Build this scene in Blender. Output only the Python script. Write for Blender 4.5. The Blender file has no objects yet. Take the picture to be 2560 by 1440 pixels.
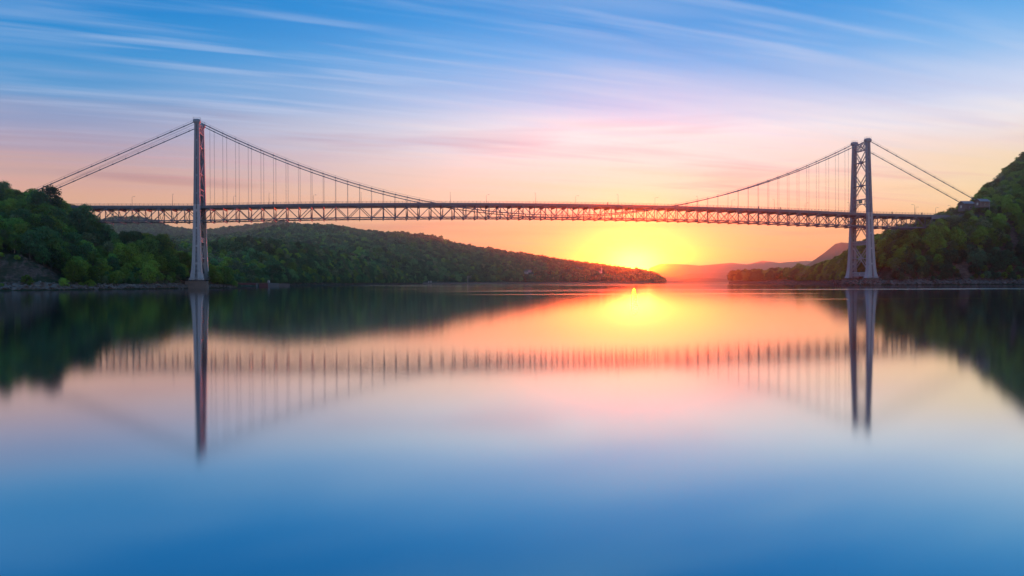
import bpy, math, random
import numpy as np
from mathutils import Vector, Matrix, noise, Euler

random.seed(7); rng = np.random.default_rng(11)
S = bpy.context.scene
COL = S.collection

# ------------------------------------------------------------------ camera
F, CX, CAMZ = 2133.0, 1280.0, 3.3            # focal length in px of the 2560 px wide picture, eye height in m
def hor(x): return 705.7 - 0.00418 * (x - 1280.0)
def at(x, y, d):                              # point at distance d along the view axis
    return Vector(((x - CX) / F * d, d, CAMZ + (hor(x) - y) / F * d))
cam_d = bpy.data.cameras.new('camera'); cam = bpy.data.objects.new('camera', cam_d); COL.objects.link(cam)
cam_d.lens = 30.0; cam_d.sensor_width = 36.0; cam_d.clip_end = 40000; cam_d.clip_start = 0.5
pitch = math.atan(14.3 / F)
cam.matrix_world = Matrix.Translation((0, 0, CAMZ)) @ Matrix.Rotation(math.pi / 2 - pitch, 4, 'X') @ Matrix.Rotation(math.radians(-0.2395), 4, 'Z')
S.camera = cam
S.view_settings.view_transform = 'Standard'; S.view_settings.look = 'None'
S.view_settings.exposure = 0.0; S.view_settings.gamma = 1.0; S.view_settings.use_curve_mapping = False
S.render.engine = 'CYCLES'
cy = S.cycles
cy.use_denoising = True
cy.max_bounces = 6; cy.diffuse_bounces = 4; cy.glossy_bounces = 3; cy.transmission_bounces = 3
cy.volume_bounces = 0; cy.transparent_max_bounces = 8
cy.caustics_reflective = False; cy.caustics_refractive = False
try: cy.denoising_input_passes = 'RGB_ALBEDO_NORMAL'
except Exception: pass

# ------------------------------------------------------------------ node helper
class NT:
    def __init__(s, tree): s.t = tree; s.n = tree.nodes; s.l = tree.links
    def new(s, typ, **kw):
        n = s.n.new(typ)
        for k, v in kw.items(): setattr(n, k, v)
        return n
    def put(s, sock, v):
        if isinstance(v, bpy.types.NodeSocket): s.l.new(v, sock)
        elif v is not None:
            if hasattr(sock, 'default_value'):
                try: sock.default_value = v
                except Exception: sock.default_value = (*v, 1.0)
    def m(s, op, a, b=None, c=None, clamp=False):
        n = s.new('ShaderNodeMath', operation=op); n.use_clamp = clamp
        s.put(n.inputs[0], a)
        if b is not None: s.put(n.inputs[1], b)
        if c is not None: s.put(n.inputs[2], c)
        return n.outputs[0]
    def vm(s, op, a, b=None):
        n = s.new('ShaderNodeVectorMath', operation=op); s.put(n.inputs[0], a)
        if b is not None: s.put(n.inputs[1], b)
        return n.outputs['Value'] if op in ('DOT_PRODUCT', 'LENGTH') else n.outputs[0]
    def smooth(s, v, a, b, lo=0.0, hi=1.0):
        n = s.new('ShaderNodeMapRange', interpolation_type='SMOOTHSTEP')
        s.put(n.inputs[0], v); s.put(n.inputs[1], a); s.put(n.inputs[2], b); s.put(n.inputs[3], lo); s.put(n.inputs[4], hi)
        return n.outputs[0]
    def mix(s, f, a, b, bt='MIX'):
        n = s.new('ShaderNodeMix', data_type='RGBA', blend_type=bt)
        s.put(n.inputs[0], f); s.put(n.inputs[6], a); s.put(n.inputs[7], b)
        return n.outputs[2]
    def ramp(s, f, stops, interp='LINEAR'):
        n = s.new('ShaderNodeValToRGB'); cr = n.color_ramp; cr.interpolation = interp
        while len(cr.elements) < len(stops): cr.elements.new(0.5)
        for e, (p, c) in zip(cr.elements, stops):
            e.position = p; e.color = (*c, 1.0) if len(c) == 3 else c
        s.put(n.inputs[0], f); return n.outputs[0]
    def noise(s, vec, scale=1.0, detail=3.0, rough=0.5, out=0, **kw):
        n = s.new('ShaderNodeTexNoise', **kw); s.put(n.inputs['Vector'], vec)
        n.inputs['Scale'].default_value = scale; n.inputs['Detail'].default_value = detail
        n.inputs['Roughness'].default_value = rough
        return n.outputs[out]
    def comb(s, x, y, z):
        n = s.new('ShaderNodeCombineXYZ'); s.put(n.inputs[0], x); s.put(n.inputs[1], y); s.put(n.inputs[2], z); return n.outputs[0]
def lin(c): return tuple((v / 255 / 12.92) if v / 255 <= 0.04045 else ((v / 255 + 0.055) / 1.055) ** 2.4 for v in c)

# ------------------------------------------------------------------ sky
SUN_AZ, SUN_EL = math.atan((1588 - CX) / F), math.radians(0.80)
sun_dir = Vector((math.sin(SUN_AZ) * math.cos(SUN_EL), math.cos(SUN_AZ) * math.cos(SUN_EL), math.sin(SUN_EL)))
W = bpy.data.worlds.new('World'); S.world = W; W.use_nodes = True
t = NT(W.node_tree); t.n.clear()
tc = t.new('ShaderNodeTexCoord'); D = t.vm('NORMALIZE', tc.outputs['Generated'])
sp = t.new('ShaderNodeSeparateXYZ'); t.put(sp.inputs[0], D); dx, dy, dz = sp.outputs
el = t.m('ARCSINE', t.m('MAXIMUM', dz, 0.0))
hl = t.m('MAXIMUM', t.m('SQRT', t.m('ADD', t.m('MULTIPLY', dx, dx), t.m('MULTIPLY', dy, dy))), 1e-4)
hx, hy = t.m('DIVIDE', dx, hl), t.m('DIVIDE', dy, hl)
sa, ca = math.sin(SUN_AZ), math.cos(SUN_AZ)
cosd = t.m('ADD', t.m('MULTIPLY', hx, sa), t.m('MULTIPLY', hy, ca))
sind = t.m('SUBTRACT', t.m('MULTIPLY', hx, ca), t.m('MULTIPLY', hy, sa))      # + to the right of the sun
daz = t.m('ARCCOSINE', t.m('MINIMUM', cosd, 0.99999))
# streaky long-exposure clouds on a flat layer, drifting towards the right-hand horizon
k = t.m('DIVIDE', 1.0, t.m('ADD', t.m('MAXIMUM', dz, 0.0), 0.045))
px_, py_ = t.m('MULTIPLY', dx, k), t.m('MULTIPLY', dy, k)
ds = math.radians(66)
al = t.m('ADD', t.m('MULTIPLY', px_, math.sin(ds)), t.m('MULTIPLY', py_, math.cos(ds)))
ac = t.m('SUBTRACT', t.m('MULTIPLY', px_, math.cos(ds)), t.m('MULTIPLY', py_, math.sin(ds)))
v1 = t.comb(t.m('MULTIPLY', al, 0.34), t.m('MULTIPLY', ac, 1.7), 0.0)
v2 = t.comb(t.m('MULTIPLY', al, 0.8), t.m('MULTIPLY', ac, 5.0), 3.0)
v3 = t.comb(t.m('MULTIPLY', al, 0.30), t.m('MULTIPLY', ac, 0.55), 9.0)
n1 = t.noise(v1, 1.0, 3.0, 0.55); n2 = t.noise(v2, 1.0, 2.0, 0.5); n3 = t.noise(v3, 1.0, 2.0, 0.5)
# the warm/cool boundary is carried along with the cloud layer, so it is never a clean gradient
warp = t.m('MULTIPLY', t.m('SUBTRACT', n1, 0.5), 0.05)
E = t.m('DIVIDE', t.m('MAXIMUM', t.m('ADD', el, t.m('MULTIPLY', warp, t.smooth(el, 0.02, 0.14))), 0.0), 0.5)
def R(st): return [(p, lin(c)) for p, c in st]
rc = t.ramp(E, R([(0, (250, 172, 112)), (.06, (250, 184, 122)), (.13, (246, 184, 142)), (.20, (248, 214, 190)), (.27, (246, 226, 222)), (.34, (242, 236, 242)), (.41, (188, 206, 242)),
                  (.50, (106, 176, 238)), (.59, (50, 154, 228)), (.67, (34, 144, 220)), (1, (80, 155, 222))]))
rl = t.ramp(E, R([(0, (246, 186, 130)), (.13, (240, 184, 146)), (.19, (232, 178, 152)), (.24, (208, 170, 166)), (.29, (180, 162, 182)), (.35, (142, 162, 202)), (.41, (92, 158, 212)),
                  (.48, (50, 146, 212)), (.57, (14, 134, 208)), (.66, (6, 128, 202)), (1, (70, 150, 220))]))
rr = t.ramp(E, R([(0, (255, 184, 110)), (.12, (255, 214, 140)), (.19, (255, 232, 168)), (.24, (252, 224, 172)), (.29, (248, 224, 204)), (.33, (242, 236, 236)), (.38, (214, 224, 246)),
                  (.47, (146, 196, 240)), (.57, (76, 164, 230)), (.66, (40, 142, 216)), (1, (80, 155, 222))]))
wC = t.m('SUBTRACT', 1.0, t.smooth(daz, math.radians(2), math.radians(37)))
side = t.smooth(sind, -0.40, 0.40)
base = t.mix(wC, t.mix(side, rl, rr), rc)
# clouds
ccol = t.ramp(E, R([(0, (240, 170, 140)), (.2, (232, 172, 158)), (.30, (214, 172, 182)), (.40, (216, 204, 228)), (.55, (182, 206, 240)), (1, (150, 190, 235))]))
cov = t.m('MULTIPLY', t.smooth(t.m('ADD', t.m('MULTIPLY', n1, 0.65), t.m('MULTIPLY', n2, 0.35)), 0.49, 0.66), t.smooth(n3, 0.36, 0.58))
cov = t.m('MULTIPLY', cov, t.smooth(el, 0.10, 0.26, 0.60, 0.30))
skyc = t.mix(cov, base, ccol)
# low cloud banks drawn out along the horizon
n4 = t.noise(t.comb(t.m('MULTIPLY', sind, 2.6), t.m('MULTIPLY', el, 26.0), 4.0), 1.0, 3.0, 0.5)
n5 = t.noise(t.comb(t.m('MULTIPLY', sind, 5.0), t.m('MULTIPLY', el, 90.0), 8.0), 1.0, 2.0, 0.5)
bank = t.m('MULTIPLY', t.smooth(t.m('ADD', t.m('MULTIPLY', n4, 0.7), t.m('MULTIPLY', n5, 0.3)), 0.51, 0.66), t.m('MULTIPLY', t.smooth(el, 0.015, 0.07), t.smooth(el, 0.22, 0.15)))
skyc = t.mix(t.m('MULTIPLY', bank, 0.55), skyc, t.mix(1.0, skyc, (0.74, 0.60, 0.70, 1), 'MULTIPLY'))
dark = t.m('MULTIPLY', t.smooth(n2, 0.50, 0.30), t.smooth(el, 0.05, 0.2, 0.05, 0.12))
skyc = t.mix(dark, skyc, t.mix(1.0, skyc, (0.72, 0.78, 0.88, 1), 'MULTIPLY'))
v6 = t.comb(t.m('MULTIPLY', al, 0.9), t.m('MULTIPLY', ac, 7.5), 13.0); n6 = t.noise(v6, 1.0, 3.0, 0.5)
v7 = t.comb(t.m('MULTIPLY', al, 0.45), t.m('MULTIPLY', ac, 1.0), 17.0); n7 = t.noise(v7, 1.0, 2.0, 0.5)
wisp = t.m('MULTIPLY', t.m('MULTIPLY', t.smooth(n6, 0.42, 0.74), t.smooth(n7, 0.34, 0.60)), t.smooth(el, 0.10, 0.20, 0.0, 0.38))
skyc = t.mix(wisp, skyc, (0.62, 0.70, 0.90, 1))
# aureole round the hidden sun
gx = t.m('DIVIDE', daz, 0.085); gy = t.m('DIVIDE', t.m('SUBTRACT', el, 0.020), 0.036)
g = t.m('EXPONENT', t.m('MULTIPLY', t.m('ADD', t.m('MULTIPLY', gx, gx), t.m('MULTIPLY', gy, gy)), -1.0))
skyc = t.mix(g, skyc, (1.2, 0.14, 0.05, 1), 'ADD')
gx = t.m('DIVIDE', daz, 0.030); gy = t.m('DIVIDE', t.m('SUBTRACT', el, 0.015), 0.019)      # veiled sun just over the ridge
g0 = t.m('EXPONENT', t.m('MULTIPLY', t.m('ADD', t.m('MULTIPLY', gx, gx), t.m('MULTIPLY', gy, gy)), -1.0))
skyc = t.mix(g0, skyc, (110.0, 5.0, 0.8, 1), 'ADD')
gx = t.m('DIVIDE', daz, 0.36); gy = t.m('DIVIDE', t.m('SUBTRACT', el, 0.05), 0.16)
g2 = t.m('EXPONENT', t.m('MULTIPLY', t.m('ADD', t.m('MULTIPLY', gx, gx), t.m('MULTIPLY', gy, gy)), -1.0))
skyc = t.mix(g2, skyc, (0.05, 0.03, 0.0, 1), 'ADD')
# dim below the horizon
skyc = t.mix(t.smooth(dz, -0.02, -0.25), skyc, (0.10, 0.11, 0.13, 1))
nish = t.new('ShaderNodeTexSky', sky_type='NISHITA'); nish.sun_disc = False
nish.sun_elevation = SUN_EL; nish.sun_rotation = SUN_AZ; nish.dust_density = 1.0
bg1 = t.new('ShaderNodeBackground'); t.put(bg1.inputs[0], skyc); bg1.inputs[1].default_value = 1.0
bg2 = t.new('ShaderNodeBackground'); t.put(bg2.inputs[0], nish.outputs[0]); bg2.inputs[1].default_value = 0.006
ad = t.new('ShaderNodeAddShader'); t.l.new(bg1.outputs[0], ad.inputs[0]); t.l.new(bg2.outputs[0], ad.inputs[1])
wo = t.new('ShaderNodeOutputWorld'); t.l.new(ad.outputs[0], wo.inputs[0])
W.cycles.sampling_method = 'MANUAL'; W.cycles.sample_map_resolution = 1024

sl = bpy.data.lights.new('sun', 'SUN'); sl.energy = 3.2; sl.angle = math.radians(0.6); sl.color = (1.0, 0.065, 0.0)
so = bpy.data.objects.new('sun', sl); COL.objects.link(so); so.rotation_euler = (-sun_dir).to_track_quat('-Z', 'Y').to_euler()

# ------------------------------------------------------------------ materials
def mat(name): 
    m = bpy.data.materials.new(name); m.use_nodes = True; n = NT(m.node_tree)
    b = n.n['Principled BSDF']; return m, n, b
def simple(name, col, rough=0.7, var=0.25, scale=1.0, metal=0.0, bump=0.0):
    m, n, b = mat(name); g = n.new('ShaderNodeNewGeometry')
    f = n.noise(g.outputs['Position'], scale, 5.0, 0.6)
    c = n.mix(f, tuple(v * (1 - var) for v in col) + (1,), tuple(min(1, v * (1 + var)) for v in col) + (1,))
    n.put(b.inputs['Base Color'], c); b.inputs['Roughness'].default_value = rough; b.inputs['Metallic'].default_value = metal
    if bump:
        bn = n.new('ShaderNodeBump'); bn.inputs['Distance'].default_value = bump; n.put(bn.inputs['Height'], f); n.l.new(bn.outputs[0], b.inputs['Normal'])
    return m
def foliage(name, a, b_, transl=0.42):
    m, n, b = mat(name); g = n.new('ShaderNodeNewGeometry'); oi = n.new('ShaderNodeObjectInfo'); tcn = n.new('ShaderNodeTexCoord')
    f = n.noise(g.outputs['Position'], 0.45, 3.0, 0.6)
    f2 = n.m('ADD', n.m('MULTIPLY', f, 0.8), n.m('MULTIPLY', oi.outputs['Random'], 0.35))
    c = n.ramp(n.smooth(f2, 0.25, 0.85), [(0, a), (1, b_)])
    hsv = n.new('ShaderNodeHueSaturation'); n.put(hsv.inputs['Color'], c)
    n.put(hsv.inputs['Hue'], n.m('ADD', 0.48, n.m('MULTIPLY', oi.outputs['Random'], 0.04)))
    n.put(hsv.inputs['Value'], n.m('ADD', 0.62, n.m('MULTIPLY', n.m('FRACT', n.m('MULTIPLY', oi.outputs['Random'], 7.3)), 0.95)))
    d = n.new('ShaderNodeBsdfDiffuse'); tr = n.new('ShaderNodeBsdfTranslucent'); mx = n.new('ShaderNodeMixShader')
    n.put(d.inputs[0], hsv.outputs[0]); n.put(tr.inputs[0], hsv.outputs[0]); mx.inputs[0].default_value = transl
    n.l.new(d.outputs[0], mx.inputs[1]); n.l.new(tr.outputs[0], mx.inputs[2]); n.l.new(mx.outputs[0], n.n['Material Output'].inputs[0])
    n.n.remove(b); return m
def steel_mat():
    m, n, b = mat('painted_steel'); g = n.new('ShaderNodeNewGeometry'); s_ = n.new('ShaderNodeSeparateXYZ'); n.put(s_.inputs[0], g.outputs['Position'])
    st = n.comb(n.m('MULTIPLY', s_.outputs[0], 0.9), n.m('MULTIPLY', s_.outputs[1], 0.9), n.m('MULTIPLY', s_.outputs[2], 0.12))
    f = n.noise(st, 1.0, 5.0, 0.65); f2 = n.noise(g.outputs['Position'], 0.35, 4.0, 0.6)
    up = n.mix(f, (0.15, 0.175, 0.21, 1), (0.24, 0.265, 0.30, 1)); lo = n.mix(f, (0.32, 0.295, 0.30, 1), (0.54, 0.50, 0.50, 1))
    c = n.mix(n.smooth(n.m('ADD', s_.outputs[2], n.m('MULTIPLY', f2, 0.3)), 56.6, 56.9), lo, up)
    c = n.mix(n.m('MULTIPLY', n.smooth(f2, 0.58, 0.75), 0.35), c, (0.16, 0.09, 0.06, 1))
    n.put(b.inputs['Base Color'], c); b.inputs['Roughness'].default_value = 0.55
    return m
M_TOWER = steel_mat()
M_TRUSS = simple('truss_paint', (0.13, 0.14, 0.17), 0.5, 0.3, 0.3)
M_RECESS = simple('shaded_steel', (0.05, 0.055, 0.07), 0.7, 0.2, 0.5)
M_CABLE = simple('cable_wire', (0.14, 0.17, 0.21), 0.5, 0.2, 0.3)
M_ROPE = simple('hanger_rope', (0.16, 0.17, 0.20), 0.5, 0.2, 0.3)
M_DECK = simple('road_surface', (0.06, 0.06, 0.06), 0.85, 0.2, 0.6)
M_CONC = simple('weathered_concrete', (0.17, 0.15, 0.135), 0.9, 0.35, 0.5, bump=0.1)
M_SIGN = simple('green_sign', (0.01, 0.20, 0.10), 0.5, 0.1, 0.5)
M_PALE = simple('pale_plate', (0.62, 0.58, 0.50), 0.6, 0.1, 0.5)
M_STONE = simple('granite_block', (0.21, 0.145, 0.115), 0.9, 0.4, 0.6, bump=0.15)
M_DARK_GRANITE = simple('dark_granite', (0.05, 0.04, 0.036), 0.5, 0.3, 0.6)  # darker, smoother granite for the lowest course of the left tower piers
M_ROCK = simple('shore_stone', (0.14, 0.105, 0.088), 0.9, 0.85, 0.35, bump=0.1)
M_RUST = simple('rusty_steel', (0.16, 0.035, 0.03), 0.8, 0.5, 0.5)
M_SLATE = simple('slate_roof', (0.16, 0.155, 0.17), 0.7, 0.3, 0.8)
M_BRICK = simple('anchor_house_masonry', (0.20, 0.14, 0.12), 0.9, 0.3, 0.8)
M_WHITE = simple('white_wall', (0.60, 0.57, 0.54), 0.8, 0.08, 0.4)
M_GALV = simple('galvanised_pole', (0.45, 0.44, 0.44), 0.5, 0.15, 0.5)
M_LAMPS = simple('lamp_pole_paint', (0.12, 0.13, 0.15), 0.5, 0.15, 0.5)
M_BARK = simple('tree_bark', (0.085, 0.07, 0.055), 0.9, 0.4, 1.0)
M_PALEBARK = simple('pale_bark', (0.38, 0.34, 0.30), 0.9, 0.2, 1.0)
M_WOOD = simple('driftwood', (0.42, 0.35, 0.28), 0.9, 0.2, 1.0)
M_GLASS = simple('dark_pane', (0.03, 0.035, 0.045), 0.15, 0.1, 0.5)
F_MID = foliage('leaves_mid_green', (0.061, 0.131, 0.035), (0.192, 0.322, 0.059))
F_YEL = foliage('leaves_yellow_green', (0.105, 0.179, 0.03), (0.284, 0.374, 0.06))
F_DRK = foliage('leaves_dark_green', (0.037, 0.092, 0.044), (0.101, 0.202, 0.07))
F_PAL = foliage('leaves_pale_olive', (0.102, 0.132, 0.066), (0.228, 0.264, 0.12))
F_BLU = foliage('leaves_deep_green', (0.034, 0.082, 0.048), (0.093, 0.187, 0.088))
F_FAR = foliage('leaves_far_green', (0.054, 0.12, 0.051), (0.152, 0.264, 0.088))
def terrain_mat(name, soil, rock, rockcut=(0.5, 0.9), leafy=None):
    m, n, b = mat(name); g = n.new('ShaderNodeNewGeometry'); s_ = n.new('ShaderNodeSeparateXYZ'); n.put(s_.inputs[0], g.outputs['Normal'])
    f = n.noise(g.outputs['Position'], 0.12, 8.0, 0.68); f2 = n.noise(g.outputs['Position'], 0.9, 6.0, 0.7)
    rk = n.ramp(n.m('ADD', n.m('MULTIPLY', f, 0.6), n.m('MULTIPLY', f2, 0.4)), [(0.30, tuple(v * 0.35 for v in rock)), (0.5, rock), (0.68, tuple(min(1, v * 1.9) for v in rock))])
    mp = n.new('ShaderNodeMapping'); mp.inputs['Rotation'].default_value = (0, 0.9, 0.3); mp.inputs['Scale'].default_value = (0.22, 0.5, 1.3); n.put(mp.inputs['Vector'], g.outputs['Position'])
    f3 = n.noise(mp.outputs[0], 1.0, 7.0, 0.7)
    rk = n.mix(n.smooth(f3, 0.42, 0.66), rk, tuple(min(1, v * 2.0) for v in rock) + (1,)); rk = n.mix(n.smooth(f3, 0.44, 0.30), rk, tuple(v * 0.25 for v in rock) + (1,))
    sl_ = n.mix(f2, tuple(v * 0.5 for v in soil) + (1,), tuple(v * 1.5 for v in soil) + (1,))
    fac = n.smooth(n.m('ADD', s_.outputs[2], n.m('MULTIPLY', n.m('SUBTRACT', f, 0.5), 0.8)), rockcut[0], rockcut[1])
    n.put(b.inputs['Base Color'], n.mix(fac, rk, sl_)); b.inputs['Roughness'].default_value = 0.95
    b.inputs['Specular IOR Level'].default_value = 0.1
    bn = n.new('ShaderNodeBump'); bn.inputs['Distance'].default_value = 0.5; n.put(bn.inputs['Height'], f2); n.l.new(bn.outputs[0], b.inputs['Normal'])
    return m
T_BANK = terrain_mat('bank_rock_and_soil', (0.028, 0.034, 0.014), (0.088, 0.055, 0.042), (0.62, 0.9))
T_WOOD = terrain_mat('woodland_floor', (0.020, 0.030, 0.014), (0.09, 0.08, 0.075), (0.2, 0.5))
T_FAR = terrain_mat('distant_wooded_slope', (0.034, 0.070, 0.038), (0.04, 0.05, 0.03), (0.0, 0.3))
# long-exposure river: a smooth surface, rougher in wind-ruffled bands
def water_mat():
    m, n, b = mat('river_water'); n.n.remove(b)
    g = n.new('ShaderNodeNewGeometry'); s_ = n.new('ShaderNodeSeparateXYZ'); n.put(s_.inputs[0], g.outputs['Position'])
    x_, y_ = s_.outputs[0], s_.outputs[1]
    yy = n.m('MULTIPLY', n.m('LOGARITHM', n.m('MAXIMUM', n.m('ADD', y_, 20.0), 5.0), 2.718), 9.0)
    b1 = n.noise(n.comb(n.m('MULTIPLY', x_, 0.0022), yy, 0.0), 1.0, 2.0, 0.5)
    b2 = n.noise(n.comb(n.m('MULTIPLY', x_, 0.0016), n.m('MULTIPLY', yy, 3.0), 5.0), 1.0, 2.0, 0.5)
    far = n.smooth(y_, 60.0, 260.0)
    reach = n.smooth(n.m('ADD', x_, n.m('MULTIPLY', y_, 0.27)), -20.0, 140.0)          # the open reach is ruffled, the lee of the left bank is not
    band = n.m('MULTIPLY', n.smooth(n.m('ADD', n.m('MULTIPLY', b1, 0.5), n.m('MULTIPLY', b2, 0.5)), 0.55, 0.64), n.m('MULTIPLY', far, reach))
    rough = n.m('ADD', n.m('ADD', 0.088, n.m('MULTIPLY', n.smooth(y_, 6.0, 32.0), -0.018)), n.m('MULTIPLY', band, 0.26))
    gl = n.new('ShaderNodeBsdfGlossy'); gl.distribution = 'BECKMANN'; n.put(gl.inputs['Roughness'], rough)
    lw0 = n.new('ShaderNodeLayerWeight'); lw0.inputs[0].default_value = 0.5
    n.put(gl.inputs['Color'], n.ramp(lw0.outputs['Facing'], [(0.0, (0.32, 0.78, 0.90)), (0.66, (0.40, 0.82, 0.92)), (0.80, (0.68, 0.91, 0.96)), (0.91, (0.96, 0.97, 0.98)), (1.0, (0.97, 0.97, 0.97))]))
    df = n.new('ShaderNodeBsdfDiffuse'); df.inputs[0].default_value = (0.004, 0.050, 0.085, 1)
    lw = n.new('ShaderNodeLayerWeight'); lw.inputs[0].default_value = 0.5
    fac = n.ramp(lw.outputs['Facing'], [(0.0, (0.15,) * 3), (0.60, (0.42,) * 3), (0.69, (0.54,) * 3), (0.78, (0.68,) * 3), (0.85, (0.82,) * 3), (0.92, (0.92,) * 3), (1.0, (0.97,) * 3)])
    mx = n.new('ShaderNodeMixShader'); n.put(mx.inputs[0], fac); n.l.new(df.outputs[0], mx.inputs[1]); n.l.new(gl.outputs[0], mx.inputs[2])
    n.l.new(mx.outputs[0], n.n['Material Output'].inputs[0]); return m
M_WATER = water_mat()

# ------------------------------------------------------------------ mesh helpers
class MB:
    def __init__(s): s.v = []; s.f = []
    def quad(s, a, b, c, d):
        i = len(s.v); s.v += [tuple(a), tuple(b), tuple(c), tuple(d)]; s.f.append((i, i + 1, i + 2, i + 3))
    def hexa(s, P):
        i = len(s.v); s.v += [tuple(p) for p in P]
        for f in ((0, 3, 2, 1), (4, 5, 6, 7), (0, 1, 5, 4), (1, 2, 6, 5), (2, 3, 7, 6), (3, 0, 4, 7)): s.f.append(tuple(i + k for k in f))
    def box(s, c, sx, sy, sz, ax=Vector((1, 0, 0)), ay=Vector((0, 1, 0)), az=Vector((0, 0, 1))):
        c = Vector(c); X, Y, Z = ax * sx / 2, ay * sy / 2, az * sz / 2
        s.hexa([c - X - Y - Z, c + X - Y - Z, c + X + Y - Z, c - X + Y - Z, c - X - Y + Z, c + X - Y + Z, c + X + Y + Z, c - X + Y + Z])
    def bar(s, a, b, w, h, side=None):                 # rectangular bar a->b; w along 'side'
        a, b = Vector(a), Vector(b); d = (b - a).normalized()
        sd = Vector(side) if side is not None else Vector((0, 0, 1)).cross(d)
        if sd.length < 1e-4: sd = Vector((1, 0, 0))
        sd = (sd - d * sd.dot(d)).normalized(); u = d.cross(sd)
        X, Y = sd * w / 2, u * h / 2
        s.hexa([a - X - Y, a + X - Y, a + X + Y, a - X + Y, b - X - Y, b + X - Y, b + X + Y, b - X + Y])
    def tube(s, pts, rad, n=6, cap=True):
        pts = [Vector(p) for p in pts]; i0 = len(s.v)
        for k, p in enumerate(pts):
            d = (pts[min(k + 1, len(pts) - 1)] - pts[max(k - 1, 0)]).normalized()
            a = d.cross(Vector((0.3, 0.1, 1)) if abs(d.z) < 0.95 else Vector((1, 0.2, 0))).normalized(); b = d.cross(a)
            r = rad[k] if isinstance(rad, (list, tuple)) else rad
            for j in range(n):
                q = 2 * math.pi * j / n; s.v.append(tuple(p + a * r * math.cos(q) + b * r * math.sin(q)))
        for k in range(len(pts) - 1):
            for j in range(n):
                A = i0 + k * n + j; B = i0 + k * n + (j + 1) % n; s.f.append((A, B, B + n, A + n))
        if cap:
            s.f.append(tuple(i0 + j for j in range(n))[::-1]); s.f.append(tuple(i0 + (len(pts) - 1) * n + j for j in range(n)))
    def mesh(s, name, m, smooth=False):
        me = bpy.data.meshes.new(name); me.from_pydata(s.v, [], s.f)
        if m is not None: me.materials.append(m)
        if smooth: me.shade_smooth()
        me.update(); return me
    def build(s, name, m, parent=None, loc=None, smooth=False):
        me = s.mesh(name, m, smooth); o = bpy.data.objects.new(name, me); COL.objects.link(o)
        if parent is not None: o.parent = parent
        if loc is not None: o.location = loc
        return o
def link(name, me, parent=None, loc=(0, 0, 0)):
    o = bpy.data.objects.new(name, me); COL.objects.link(o); o.parent = parent; o.location = loc; return o
def empty(name, loc=(0, 0, 0), parent=None):
    o = bpy.data.objects.new(name, None); COL.objects.link(o); o.location = loc; o.empty_display_size = 1
    if parent is not None: o.parent = parent
    return o
def tag(o, label=None, cat=None, group=None, kind=None):
    if label: o['label'] = label
    if cat: o['category'] = cat
    if group: o['group'] = group
    if kind: o['kind'] = kind
    return o
def npmesh(name, V, Fq, m, smooth=False):
    me = bpy.data.meshes.new(name); V = np.asarray(V, np.float32); Fq = np.asarray(Fq, np.int32); k = Fq.shape[1]
    me.vertices.add(len(V)); me.vertices.foreach_set('co', V.ravel())
    me.loops.add(Fq.size); me.loops.foreach_set('vertex_index', Fq.ravel())
    me.polygons.add(len(Fq)); me.polygons.foreach_set('loop_start', np.arange(0, Fq.size, k, dtype=np.int32))
    if smooth: me.polygons.foreach_set('use_smooth', np.ones(len(Fq), bool))
    me.materials.append(m); me.update(calc_edges=True); me.validate(); return me

# ------------------------------------------------------------------ the river and the air
wb = MB(); wb.quad((-9000, -400, 0), (9000, -400, 0), (9000, 10700, 0), (-9000, 10700, 0))
tag(wb.build('water', M_WATER), 'smooth blue river mirroring the bridge and the sunset', kind='structure')

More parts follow.
